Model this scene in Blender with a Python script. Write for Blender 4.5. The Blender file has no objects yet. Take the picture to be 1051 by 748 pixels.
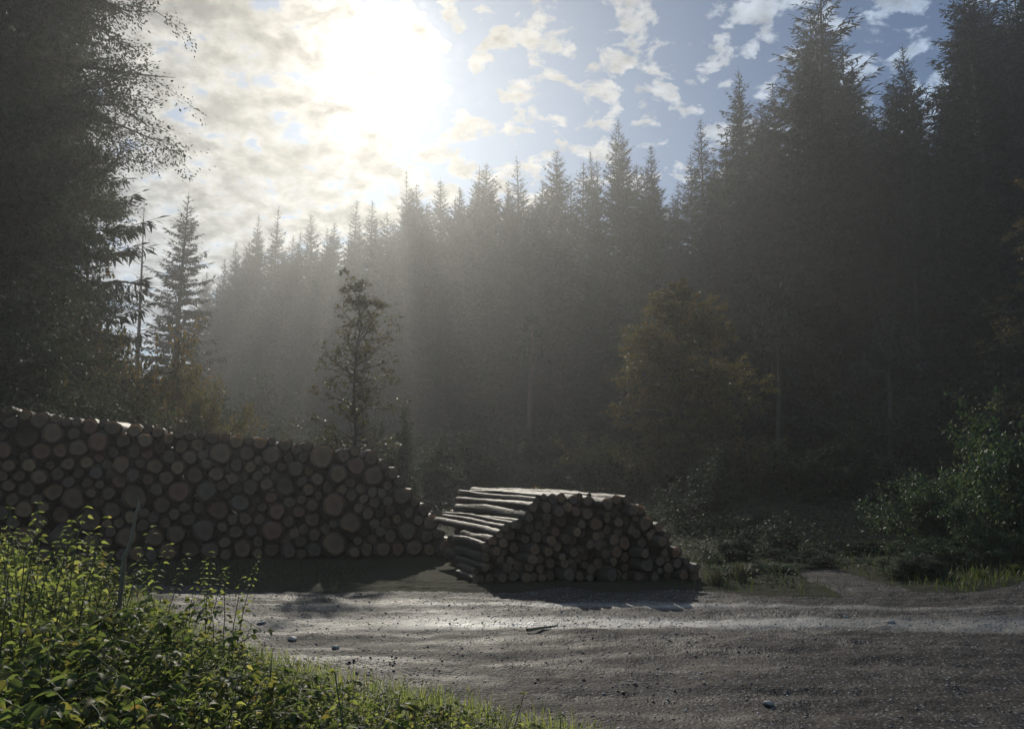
import bpy, math, random
import numpy as np
from mathutils import Vector, Matrix, Quaternion

SC = bpy.context.scene
COL = SC.collection
R = math.radians
rng = np.random.default_rng(7)
random.seed(7)

# ------------------------------------------------------------------ camera model (photo pixels 1051 x 748)
FPX, CX, CY = 809.0, 525.5, 374.0
PITCH = R(7.46)
EYE = np.array([0.0, 0.0, 1.6])
FWD = np.array([0, math.cos(PITCH), math.sin(PITCH)])
UP = np.array([0, -math.sin(PITCH), math.cos(PITCH)])
def ray(px, py):
    d = np.array([1.0, 0, 0]) * (px - CX) / FPX + UP * (CY - py) / FPX + FWD
    return d / d[1]
def at_depth(px, py, y):
    return EYE + ray(px, py) * y
SUN_DIR = ray(394, 66); SUN_DIR /= np.linalg.norm(SUN_DIR)
SUN_EL = math.asin(SUN_DIR[2]); SUN_AZ = math.atan2(SUN_DIR[0], SUN_DIR[1])

# ------------------------------------------------------------------ small helpers
def sst(a, b, x):
    t = np.clip((x - a) / (b - a), 0, 1)
    return t * t * (3 - 2 * t)
_tab = np.random.default_rng(3).random((256, 256))
def vnoise(x, y):
    x = np.asarray(x, float); y = np.asarray(y, float)
    xi = np.floor(x).astype(int); yi = np.floor(y).astype(int)
    fx = x - xi; fy = y - yi
    fx = fx * fx * (3 - 2 * fx); fy = fy * fy * (3 - 2 * fy)
    a = _tab[xi % 256, yi % 256]; b = _tab[(xi + 1) % 256, yi % 256]
    c = _tab[xi % 256, (yi + 1) % 256]; d = _tab[(xi + 1) % 256, (yi + 1) % 256]
    return (a * (1 - fx) + b * fx) * (1 - fy) + (c * (1 - fx) + d * fx) * fy - 0.5
def fbm(x, y, o=4):
    s = 0; a = 1.0; f = 1.0
    for k in range(o):
        s = s + a * vnoise(x * f + 17.3 * k, y * f + 5.1 * k); a *= 0.5; f *= 2.03
    return s
def mesh(name, V, F, mat, smooth=False):
    """V (n,3); F list of index arrays, each (m,3) or (m,4)"""
    V = np.asarray(V, np.float32)
    F = [np.asarray(f, np.int32) for f in (F if isinstance(F, list) else [F]) if len(f)]
    me = bpy.data.meshes.new(name)
    me.vertices.add(len(V)); me.vertices.foreach_set('co', V.ravel())
    idx = np.concatenate([f.ravel() for f in F])
    tot = np.concatenate([np.full(len(f), f.shape[1], np.int32) for f in F])
    st = np.concatenate([[0], np.cumsum(tot)[:-1]]).astype(np.int32)
    me.loops.add(len(idx)); me.loops.foreach_set('vertex_index', idx)
    me.polygons.add(len(tot)); me.polygons.foreach_set('loop_start', st)
    if smooth: me.polygons.foreach_set('use_smooth', np.ones(len(tot), bool))
    me.update(calc_edges=True); me.validate()
    if mat: me.materials.append(mat)
    return me
def link(name, data, parent=None, loc=None):
    o = bpy.data.objects.new(name, data); COL.objects.link(o)
    if parent: o.parent = parent
    if loc is not None: o.location = loc
    return o
def tag(o, label=None, cat=None, group=None, kind=None):
    if label: o['label'] = label
    if cat: o['category'] = cat
    if group: o['group'] = group
    if kind: o['kind'] = kind
    return o
class Geo:
    def __init__(s): s.V = []; s.F3 = []; s.F4 = []; s.n = 0
    def add(s, V, F3=None, F4=None):
        V = np.asarray(V, float)
        if F3 is not None and len(F3): s.F3.append(np.asarray(F3) + s.n)
        if F4 is not None and len(F4): s.F4.append(np.asarray(F4) + s.n)
        s.V.append(V); s.n += len(V)
    def tube(s, P, rad, k=6, cap=True):
        P = np.asarray(P, float); rad = np.broadcast_to(rad, (len(P),))
        T = np.gradient(P, axis=0); T /= np.linalg.norm(T, axis=1)[:, None] + 1e-9
        ref = np.array([0.31, 0.95, 0.05]) if abs(T[0][2]) > .7 else np.array([0, 0, 1.0])
        A = np.cross(T, ref); A /= np.linalg.norm(A, axis=1)[:, None] + 1e-9
        B = np.cross(T, A)
        an = np.arange(k) * 2 * math.pi / k
        V = P[:, None] + rad[:, None, None] * (A[:, None] * np.cos(an)[None, :, None] + B[:, None] * np.sin(an)[None, :, None])
        n = len(P); i = np.arange(n - 1)[:, None] * k; j = np.arange(k)[None]
        F = np.stack([i + j, i + (j + 1) % k, i + k + (j + 1) % k, i + k + j], -1).reshape(-1, 4)
        V = V.reshape(-1, 3); F3 = []
        if cap:
            V = np.vstack([V, P[-1:] + T[-1:] * rad[-1]])
            F3 = [[(n - 1) * k + q, (n - 1) * k + (q + 1) % k, n * k] for q in range(k)]
        s.add(V, F3, F)
    def build(s, name, mat, smooth=False):
        F = []
        if s.F3: F.append(np.vstack(s.F3))
        if s.F4: F.append(np.vstack(s.F4))
        return mesh(name, np.vstack(s.V), F, mat, smooth)
def unit(a):
    return a / (np.linalg.norm(a, axis=-1, keepdims=True) + 1e-9)
def small_leaves(P, D, L, W, fold=0.25, g=None, r=rng):
    """folded diamond leaves: P base, D direction (n,3)"""
    n = len(P); D = unit(D)
    S = unit(np.cross(D, r.normal(size=(n, 3)) * 0.45 + np.array([0, 0, 1.0])))
    N = np.cross(S, D)
    L = np.broadcast_to(L, (n,))[:, None]; W = np.broadcast_to(W, (n,))[:, None]
    V = np.stack([P, P + D * L * .45 + S * W * .5 + N * W * fold, P + D * L, P + D * L * .45 - S * W * .5 + N * W * fold], 1).reshape(-1, 3)
    b = np.arange(n)[:, None] * 4
    F = np.concatenate([b + [0, 1, 2], b + [0, 2, 3]])
    (g or Geo()).add(V, F)
def big_leaves(P, D, L, W, g, r=rng, droop=.25, up=(0, 0, 1.0), tilt=.6):
    """ovate leaves with a midrib crease and a drooping tip"""
    n = len(P); D = unit(D)
    S = unit(np.cross(D, r.normal(size=(n, 3)) * tilt + np.array(up)))
    N = np.cross(S, D)
    L = np.broadcast_to(L, (n,))[:, None]; W = np.broadcast_to(W, (n,))[:, None]
    dz = np.array([0, 0, -1.0])
    def pt(t, w, h): return P + D * L * t + S * W * w + N * W * h + dz * L * droop * t * t
    V = np.stack([pt(0, 0, 0), pt(.22, .42, .13), pt(.5, .47, .17), pt(.78, .25, .10), pt(1, 0, 0),
                  pt(.78, -.25, .10), pt(.5, -.47, .17), pt(.22, -.42, .13), pt(.33, 0, -.02), pt(.68, 0, -.02)], 1).reshape(-1, 3)
    b = np.arange(n)[:, None] * 10
    F3 = np.concatenate([b + f for f in ([0, 8, 1], [0, 7, 8], [3, 9, 4], [9, 5, 4], [1, 8, 2], [8, 7, 6])])
    F4 = np.concatenate([b + f for f in ([2, 8, 9, 3], [8, 6, 5, 9])])
    g.add(V, F3, F4)

# ------------------------------------------------------------------ materials
def newmat(name):
    m = bpy.data.materials.new(name); m.use_nodes = True
    nt = m.node_tree; nt.nodes.clear()
    return m, nt
def nd(nt, t, ins=None, **kw):
    n = nt.nodes.new('ShaderNode' + t)
    for k, v in kw.items(): setattr(n, k, v)
    for k, v in (ins or {}).items():
        if isinstance(v, bpy.types.NodeSocket): nt.links.new(v, n.inputs[k])
        else: n.inputs[k].default_value = v
    return n
def ramp(nt, fac, stops, interp='LINEAR'):
    n = nt.nodes.new('ShaderNodeValToRGB'); n.color_ramp.interpolation = interp
    e = n.color_ramp.elements
    while len(e) < len(stops): e.new(0.5)
    for q, (p, c) in zip(e, stops):
        q.position = p; q.color = (*c, 1) if not isinstance(c, (int, float)) else (c, c, c, 1)
    nt.links.new(fac, n.inputs[0])
    return n.outputs[0]
def mathn(nt, op, a, b=0.0, c=None, clamp=False):
    n = nt.nodes.new('ShaderNodeMath'); n.operation = op; n.use_clamp = clamp
    for i, v in enumerate((a, b) if c is None else (a, b, c)):
        if isinstance(v, bpy.types.NodeSocket): nt.links.new(v, n.inputs[i])
        else: n.inputs[i].default_value = v
    return n.outputs[0]
def mixc(nt, f, a, b, mode='MIX'):
    n = nt.nodes.new('ShaderNodeMix'); n.data_type = 'RGBA'; n.blend_type = mode
    for k, v in ((0, f), (6, a), (7, b)):
        if isinstance(v, bpy.types.NodeSocket): nt.links.new(v, n.inputs[k])
        else: n.inputs[k].default_value = (*v, 1) if isinstance(v, tuple) and len(v) == 3 else v
    return n.outputs[2]
def out(nt, sh):
    nt.links.new(sh, nd(nt, 'OutputMaterial').inputs[0])

def leaf_mat(name, stops, transl=.45, rough=.45, tcol=1.6, spec=.4):
    m, nt = newmat(name)
    geo = nd(nt, 'NewGeometry')
    oi = nd(nt, 'ObjectInfo')
    f = mathn(nt, 'ADD', mathn(nt, 'MULTIPLY', geo.outputs['Random Per Island'], .8), mathn(nt, 'MULTIPLY', oi.outputs['Random'], .2))
    col = ramp(nt, f, stops)
    p = nd(nt, 'BsdfPrincipled', {'Base Color': col, 'Roughness': rough, 'Specular IOR Level': spec})
    tc = mixc(nt, 1.0, col, (tcol, tcol * 1.0, tcol * .65), 'MULTIPLY')
    t = nd(nt, 'BsdfTranslucent', {'Color': tc})
    mx = nd(nt, 'MixShader', {0: transl, 1: p.outputs[0], 2: t.outputs[0]})
    out(nt, mx.outputs[0]); return m
M = {}
M['needle'] = leaf_mat('spruce_needles', [(0, (.010, .021, .016)), (.5, (.017, .033, .024)), (1, (.028, .044, .030))], .12, .6, 1.0, .2)
M['needle_brown'] = leaf_mat('dry_spruce_needles', [(0, (.03, .03, .015)), (1, (.06, .045, .025))], .2, .6, 1.0, .2)
M['leaf_dark'] = leaf_mat('dark_tree_leaves', [(0, (.018, .030, .018)), (.6, (.029, .046, .026)), (1, (.050, .052, .030))], .3, .6, 1.6, .15)
M['leaf_brown'] = leaf_mat('autumn_shrub_leaves', [(0, (.045, .045, .02)), (.5, (.10, .08, .035)), (1, (.18, .105, .045))], .4, .5, 1.6, .2)
M['leaf_yellow'] = leaf_mat('yellowing_leaves', [(0, (.045, .055, .024)), (.5, (.10, .086, .036)), (1, (.18, .11, .046))], .4, .5, 1.8, .2)
M['leaf_sapling'] = leaf_mat('sapling_leaves', [(0, (.035, .042, .02)), (.5, (.062, .064, .03)), (1, (.11, .095, .045))], .38, .5, 1.5, .16)
M['leaf_bush'] = leaf_mat('bush_leaves', [(0, (.031, .058, .028)), (.6, (.058, .094, .046)), (1, (.11, .11, .058))], .35, .5, 1.6, .2)
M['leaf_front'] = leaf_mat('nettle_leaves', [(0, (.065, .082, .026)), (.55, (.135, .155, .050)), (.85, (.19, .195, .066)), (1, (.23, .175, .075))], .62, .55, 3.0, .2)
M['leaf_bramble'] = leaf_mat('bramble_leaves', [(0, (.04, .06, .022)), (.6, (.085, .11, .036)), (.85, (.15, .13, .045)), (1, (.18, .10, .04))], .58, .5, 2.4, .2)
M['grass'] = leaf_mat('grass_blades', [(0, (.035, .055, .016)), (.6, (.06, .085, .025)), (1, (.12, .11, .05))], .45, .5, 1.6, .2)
M['verge_grass'] = leaf_mat('sunlit_grass_blades', [(0, (.11, .14, .045)), (.6, (.19, .23, .075)), (1, (.31, .29, .12))], .55, .5, 2.0, .2)  # brighter copy of the grass, sunlight put into its colour
M['grass_dry'] = leaf_mat('dry_grass_blades', [(0, (.05, .05, .028)), (1, (.12, .105, .06))], .35, .6, 1.3, .2)

def bark_mat(name, c0, c1, scale=6, rough=.75, bump=.5, rand=.0):
    m, nt = newmat(name)
    tc = nd(nt, 'TexCoord')
    mp = nd(nt, 'Mapping', {'Vector': tc.outputs['Object'], 'Scale': (1, 1, .25)})
    n1 = nd(nt, 'TexNoise', {'Vector': mp.outputs[0], 'Scale': scale, 'Detail': 6, 'Roughness': .65})
    n2 = nd(nt, 'TexNoise', {'Vector': tc.outputs['Object'], 'Scale': scale * .3, 'Detail': 3})
    col = ramp(nt, n1.outputs[0], [(.3, c0), (.7, c1)])
    col = mixc(nt, mathn(nt, 'MULTIPLY', n2.outputs[0], .6), col, (c1[0] * .9, c1[1] * 1.1, c1[2] * .9))
    b = nd(nt, 'Bump', {'Strength': bump, 'Distance': .03, 'Height': n1.outputs[0]})
    p = nd(nt, 'BsdfPrincipled', {'Base Color': col, 'Roughness': rough, 'Normal': b.outputs[0], 'Specular IOR Level': .35})
    out(nt, p.outputs[0]); return m
M['bark'] = bark_mat('tree_bark', (.025, .02, .015), (.07, .055, .042))
M['bark_red'] = bark_mat('reddish_pine_bark', (.05, .03, .02), (.13, .075, .05))
M['stem'] = bark_mat('plant_stem', (.05, .055, .02), (.10, .09, .04), 30, .6, .2)
M['deadstem'] = bark_mat('dead_stalk', (.10, .08, .055), (.20, .16, .11), 25, .7, .3)

def log_mats():
    m, nt = newmat('log_bark')
    tc = nd(nt, 'TexCoord'); oi = nd(nt, 'ObjectInfo')
    off = nd(nt, 'VectorMath', {0: tc.outputs['Object'], 1: (1, 1, 3.3)}, operation='MULTIPLY')
    off2 = nd(nt, 'VectorMath', {0: off.outputs[0]}, operation='ADD')
    cr = nd(nt, 'CombineXYZ', {0: mathn(nt, 'MULTIPLY', oi.outputs['Random'], 40), 1: 0.0, 2: mathn(nt, 'MULTIPLY', oi.outputs['Random'], 17)})
    nt.links.new(cr.outputs[0], off2.inputs[1])
    n1 = nd(nt, 'TexNoise', {'Vector': off2.outputs[0], 'Scale': 3.0, 'Detail': 8, 'Roughness': .7})
    vo = nd(nt, 'TexVoronoi', {'Vector': off2.outputs[0], 'Scale': 5.0}, feature='DISTANCE_TO_EDGE')
    col = ramp(nt, n1.outputs[0], [(.28, (.018, .013, .010)), (.5, (.042, .030, .023)), (.72, (.085, .063, .048))])
    col = mixc(nt, mathn(nt, 'MULTIPLY', oi.outputs['Random'], .35), col, (.06, .047, .038))
    h = mathn(nt, 'ADD', n1.outputs[0], mathn(nt, 'MULTIPLY', vo.outputs[0], .8))
    b = nd(nt, 'Bump', {'Strength': .6, 'Distance': .02, 'Height': h})
    p = nd(nt, 'BsdfPrincipled', {'Base Color': col, 'Roughness': .58, 'Normal': b.outputs[0], 'Specular IOR Level': .2})
    out(nt, p.outputs[0]); M['log'] = m
    m, nt = newmat('log_cut_end')
    tc = nd(nt, 'TexCoord'); oi = nd(nt, 'ObjectInfo')
    cr = nd(nt, 'CombineXYZ', {0: mathn(nt, 'MULTIPLY', oi.outputs['Random'], 31), 1: mathn(nt, 'MULTIPLY', oi.outputs['Random'], 13), 2: 0.0})
    v = nd(nt, 'VectorMath', {0: tc.outputs['Object'], 1: cr.outputs[0]}, operation='ADD')
    nz = nd(nt, 'TexNoise', {'Vector': v.outputs[0], 'Scale': 1.6, 'Detail': 5, 'Roughness': .65})
    ln = nd(nt, 'VectorMath', {0: tc.outputs['Object']}, operation='LENGTH')
    rr = mathn(nt, 'ADD', ln.outputs['Value'], mathn(nt, 'MULTIPLY', nz.outputs[0], .16))
    ring = mathn(nt, 'SINE', mathn(nt, 'MULTIPLY', rr, 62.0))
    base = ramp(nt, oi.outputs['Random'], [(0, (.090, .058, .037)), (.2, (.165, .102, .055)), (.42, (.26, .150, .070)), (.55, (.125, .082, .054)), (.75, (.205, .116, .058)), (.88, (.21, .092, .048)), (1, (.12, .083, .058))])
    col = mixc(nt, mathn(nt, 'MULTIPLY_ADD', ring, .2, .22), base, mixc(nt, 1.0, base, (.55, .5, .45), 'MULTIPLY'))
    heart = ramp(nt, rr, [(.0, .55), (.35, .45), (.5, .0), (1.0, .0)])
    col = mixc(nt, heart, col, mixc(nt, 1.0, base, (.55, .52, .5), 'MULTIPLY'))
    rim = ramp(nt, ln.outputs['Value'], [(.86, 0.0), (.89, 1.0)])
    col = mixc(nt, mathn(nt, 'MULTIPLY', rim, .85), col, (.045, .033, .026))
    grey = ramp(nt, nz.outputs[0], [(.45, 0.0), (.7, .55)])
    col = mixc(nt, grey, col, (.10, .09, .08))
    # radial drying cracks
    sx = nd(nt, 'SeparateXYZ', {0: tc.outputs['Object']})
    ang = mathn(nt, 'ARCTAN2', sx.outputs[1], sx.outputs[0])
    an2 = mathn(nt, 'ADD', mathn(nt, 'MULTIPLY', ang, 2.5), mathn(nt, 'MULTIPLY', nz.outputs[0], 3.0))
    crk = ramp(nt, mathn(nt, 'ABSOLUTE', mathn(nt, 'SINE', mathn(nt, 'ADD', an2, mathn(nt, 'MULTIPLY', oi.outputs['Random'], 9)))), [(.0, 1.0), (.05, 0.0)])
    col = mixc(nt, mathn(nt, 'MULTIPLY', crk, .6), col, (.02, .015, .012))
    b = nd(nt, 'Bump', {'Strength': .4, 'Distance': .01, 'Height': mathn(nt, 'ADD', nz.outputs[0], mathn(nt, 'MULTIPLY', ring, .1))})
    p = nd(nt, 'BsdfPrincipled', {'Base Color': col, 'Roughness': .8, 'Normal': b.outputs[0], 'Specular IOR Level': .25})
    out(nt, p.outputs[0]); M['cut'] = m
    m, nt = newmat('pole_cut_end')
    geo = nd(nt, 'NewGeometry'); tc = nd(nt, 'TexCoord')
    nz = nd(nt, 'TexNoise', {'Vector': tc.outputs['Object'], 'Scale': 30, 'Detail': 4})
    col = ramp(nt, geo.outputs['Random Per Island'], [(0, (.090, .058, .037)), (.3, (.165, .102, .055)), (.55, (.12, .082, .054)), (.8, (.205, .116, .058)), (1, (.11, .08, .054))])
    col = mixc(nt, 1.0, col, ramp(nt, nz.outputs[0], [(.3, .6), (.7, 1.2)]), 'MULTIPLY')
    p = nd(nt, 'BsdfPrincipled', {'Base Color': col, 'Roughness': .8, 'Specular IOR Level': .25})
    out(nt, p.outputs[0]); M['cut_plain'] = m
log_mats()

def ground_mats():
    # muddy gravel road
    m, nt = newmat('muddy_gravel')
    tc = nd(nt, 'TexCoord'); P = tc.outputs['Object']
    st = nd(nt, 'Mapping', {'Vector': P, 'Rotation': (0, 0, R(7)), 'Scale': (.28, 1.15, 1)})
    nS = nd(nt, 'TexNoise', {'Vector': st.outputs[0], 'Scale': 1.9, 'Detail': 7, 'Roughness': .62, 'Distortion': .4})
    nM = nd(nt, 'TexNoise', {'Vector': P, 'Scale': 1.1, 'Detail': 5, 'Roughness': .6})
    nF = nd(nt, 'TexNoise', {'Vector': P, 'Scale': 26, 'Detail': 6, 'Roughness': .7})
    vo = nd(nt, 'TexVoronoi', {'Vector': P, 'Scale': 34, 'Randomness': 1})
    vo2 = nd(nt, 'TexVoronoi', {'Vector': P, 'Scale': 85, 'Randomness': 1})
    base = ramp(nt, nS.outputs[0], [(.32, (.013, .010, .008)), (.47, (.034, .028, .024)), (.66, (.085, .072, .061))])
    base = mixc(nt, ramp(nt, mathn(nt, 'ADD', nM.outputs[0], ramp(nt, mathn(nt, 'MULTIPLY_ADD', nd(nt, 'SeparateXYZ', {0: P}).outputs[0], .06, .5), [(.5, 0.0), (.75, .16)])), [(.38, 0.0), (.62, .8)]), base, (.034, .028, .024))  # patchy tone; towards the right, shade is added to the colour
    # individual pebbles, each with its own tone
    sel = ramp(nt, vo.outputs['Color'], [(.55, 0.0), (.62, 1.0)])
    peb = mathn(nt, 'MULTIPLY', sel, ramp(nt, vo.outputs['Distance'], [(.30, 1.0), (.45, 0.0)]))
    base = mixc(nt, mathn(nt, 'MULTIPLY', peb, .75), base, ramp(nt, nd(nt, 'SeparateColor', {0: vo.outputs['Color']}).outputs[1], [(0, (.03, .027, .025)), (.6, (.10, .093, .085)), (1, (.26, .245, .225))]))
    base = mixc(nt, 1.0, base, ramp(nt, nF.outputs[0], [(.25, .55), (.75, 1.5)]), 'MULTIPLY')
    # sunlit strips along the road, painted in as pale colour
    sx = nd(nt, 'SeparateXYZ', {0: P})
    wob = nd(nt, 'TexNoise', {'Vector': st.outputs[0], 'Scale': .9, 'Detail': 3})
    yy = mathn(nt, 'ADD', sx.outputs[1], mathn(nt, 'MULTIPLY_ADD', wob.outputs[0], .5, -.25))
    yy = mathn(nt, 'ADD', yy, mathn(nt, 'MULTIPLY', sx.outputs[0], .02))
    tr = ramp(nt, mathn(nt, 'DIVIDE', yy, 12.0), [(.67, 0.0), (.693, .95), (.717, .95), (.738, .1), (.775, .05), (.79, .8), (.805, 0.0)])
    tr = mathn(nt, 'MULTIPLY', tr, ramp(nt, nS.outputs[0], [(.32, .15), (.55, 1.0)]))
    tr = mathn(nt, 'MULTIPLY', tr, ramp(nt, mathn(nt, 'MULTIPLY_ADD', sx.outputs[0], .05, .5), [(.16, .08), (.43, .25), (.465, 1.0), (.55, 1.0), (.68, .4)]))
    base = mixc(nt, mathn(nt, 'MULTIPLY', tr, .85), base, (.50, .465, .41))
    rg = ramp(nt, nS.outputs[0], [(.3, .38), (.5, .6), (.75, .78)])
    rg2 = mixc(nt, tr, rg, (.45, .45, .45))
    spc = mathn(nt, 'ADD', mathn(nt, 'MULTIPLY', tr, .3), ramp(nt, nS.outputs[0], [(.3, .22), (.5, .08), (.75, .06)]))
    h = mathn(nt, 'ADD', mathn(nt, 'MULTIPLY', nF.outputs[0], 1.0), mathn(nt, 'MULTIPLY', mathn(nt, 'SUBTRACT', 1.0, vo.outputs['Distance']), .55))
    h = mathn(nt, 'ADD', h, mathn(nt, 'MULTIPLY', mathn(nt, 'SUBTRACT', 1.0, vo2.outputs['Distance']), .35))
    h = mathn(nt, 'ADD', h, mathn(nt, 'MULTIPLY', nS.outputs[0], 2.0))
    b = nd(nt, 'Bump', {'Strength': .75, 'Distance': .018, 'Height': h})
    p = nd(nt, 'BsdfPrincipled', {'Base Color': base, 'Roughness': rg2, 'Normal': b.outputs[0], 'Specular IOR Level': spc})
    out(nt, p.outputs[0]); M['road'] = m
    # soil with moss and litter, darkened to stand in for pile shadow
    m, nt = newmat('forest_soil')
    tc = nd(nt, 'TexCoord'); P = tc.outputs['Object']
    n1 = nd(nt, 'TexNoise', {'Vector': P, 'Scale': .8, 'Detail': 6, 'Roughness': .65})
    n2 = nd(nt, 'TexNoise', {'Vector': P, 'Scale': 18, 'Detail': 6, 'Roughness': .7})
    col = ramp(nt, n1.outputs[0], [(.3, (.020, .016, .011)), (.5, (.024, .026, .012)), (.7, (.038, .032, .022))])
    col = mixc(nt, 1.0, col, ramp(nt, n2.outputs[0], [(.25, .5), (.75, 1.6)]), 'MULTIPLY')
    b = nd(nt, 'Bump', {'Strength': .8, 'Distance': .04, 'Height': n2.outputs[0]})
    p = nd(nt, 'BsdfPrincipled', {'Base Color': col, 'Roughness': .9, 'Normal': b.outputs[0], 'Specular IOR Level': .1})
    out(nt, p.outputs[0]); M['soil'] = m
    m, nt = newmat('grey_stone')
    tc = nd(nt, 'TexCoord'); geo = nd(nt, 'NewGeometry')
    n2 = nd(nt, 'TexNoise', {'Vector': tc.outputs['Object'], 'Scale': 40, 'Detail': 5})
    col = ramp(nt, geo.outputs['Random Per Island'], [(0, (.05, .045, .04)), (.6, (.12, .11, .10)), (1, (.30, .28, .26))])
    col = mixc(nt, 1.0, col, ramp(nt, n2.outputs[0], [(.3, .7), (.7, 1.3)]), 'MULTIPLY')
    p = nd(nt, 'BsdfPrincipled', {'Base Color': col, 'Roughness': .6, 'Specular IOR Level': .45})
    out(nt, p.outputs[0]); M['stone'] = m
ground_mats()

# ------------------------------------------------------------------ terrain
EDGE = np.array([(-9.0, 13.0), (-5.0, 10.4), (-3.4, 8.2), (-2.25, 6.75), (-.70, 5.65), (.45, 4.75), (1.3, 3.4), (1.9, 1.2), (2.0, -3), (2.0, -30)])
def verge_s(x, y):
    """signed distance to the verge edge, positive on the camera's side (lower left)"""
    x = np.asarray(x, float); y = np.asarray(y, float)
    best = np.full(np.broadcast(x, y).shape, 1e9); sgn = np.ones_like(best)
    for (ax, ay), (bx, by) in zip(EDGE[:-1], EDGE[1:]):
        dx, dy = bx - ax, by - ay
        t = np.clip(((x - ax) * dx + (y - ay) * dy) / (dx * dx + dy * dy), 0, 1)
        d = np.hypot(x - ax - t * dx, y - ay - t * dy)
        c = dx * (y - ay) - dy * (x - ax)
        m = d < best
        best = np.where(m, d, best); sgn = np.where(m, np.where(c > 0, -1, 1), sgn)
    return best * sgn
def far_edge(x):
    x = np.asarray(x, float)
    f = 10.45 + .12 * np.sin(x * 1.3) + 0 * x  # road edge pulled forward; dark soil behind it stands in for pile shadow
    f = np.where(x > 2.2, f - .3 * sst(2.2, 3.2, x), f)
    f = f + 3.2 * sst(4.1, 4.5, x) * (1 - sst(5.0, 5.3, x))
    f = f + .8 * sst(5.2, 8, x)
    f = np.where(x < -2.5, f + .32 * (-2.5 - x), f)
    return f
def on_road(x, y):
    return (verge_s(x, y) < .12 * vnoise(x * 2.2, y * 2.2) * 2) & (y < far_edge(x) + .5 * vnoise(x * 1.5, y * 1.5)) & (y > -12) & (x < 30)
def terrain(x, y):
    x = np.asarray(x, float); y = np.asarray(y, float)
    z = .05 * np.maximum(0, y - 17) * sst(17, 26, y) 
    z = z + .26 * sst(4.8, 8.5, x) * sst(8.2, 11.3, y)
    z = z + .5 * sst(9, 30, x) + .35 * sst(-9, -26, x)
    s = verge_s(x, y)
    m = sst(0, 2.6, s) * (.10 + .36 * sst(.3, -3.0, x)) * sst(12.5, 8, y)
    z = z + m + .07 * fbm(x * 1.4, y * 1.4, 3) * sst(.1, 1, s)
    rd = sst(.2, -.3, s) * sst(13, 11, y)
    # shallow ruts sweeping across the road and lumps of churned mud
    q = y + .03 * x + .9 * vnoise(x * .22, y * .22) + .1 * fbm(x * .9, y * .9, 3)
    z = z + rd * (.008 * np.sin(q * 4.1) * (.35 + .9 * (vnoise(x * .3 + 7, y * .7) + .5)) + .05 * fbm(x * .45, y * 1.6, 4) + 1 * .022 * fbm(x * .55 + 3, y * 4.2 + .4 * x, 4) + .026 * fbm(x * 3.1, y * 5.6, 3) + .016 * fbm(x * 9.0, y * 11.0, 2))
    z = z + .10 * fbm(x * .35, y * .35, 3) * sst(11, 15, y)
    return z
def tz(x, y): return float(terrain(np.array([x]), np.array([y]))[0])

def build_ground():
    def axis(lo, a, b, hi, st, g=1.16):
        mid = list(np.arange(a, b, st)); r = []; s = st; v = mid[-1]
        while v < hi: s *= g; v += s; r.append(v)
        l = []; s = st; v = a
        while v > lo: s *= g; v -= s; l.append(v)
        return np.array(l[::-1] + mid + r)
    X = np.unique(np.clip(axis(-148, -7.5, 8.5, 148, .042), -148, 148)); Y = np.unique(np.clip(axis(-38, 2.6, 11.6, 126, .040), -38, 126))
    gx, gy = np.meshgrid(X, Y); z = terrain(gx, gy)
    V = np.stack([gx, gy, z], -1).reshape(-1, 3)
    nx, ny = len(X), len(Y)
    i = np.arange(ny - 1)[:, None] * nx + np.arange(nx - 1)[None]
    F = np.stack([i, i + 1, i + nx + 1, i + nx], -1).reshape(-1, 4)
    c = V[F].mean(1)
    rd = on_road(c[:, 0], c[:, 1])
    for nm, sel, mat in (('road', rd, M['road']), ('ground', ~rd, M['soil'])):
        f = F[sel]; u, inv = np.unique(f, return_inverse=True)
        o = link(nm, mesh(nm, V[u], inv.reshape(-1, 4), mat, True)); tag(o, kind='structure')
    bpy.data.objects['road']['label'] = 'churned muddy gravel road with sunlit strips painted into its colour'
    bpy.data.objects['ground']['label'] = 'soil of the verge and the forest floor, darkened as shade before the piles'
build_ground()

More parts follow.
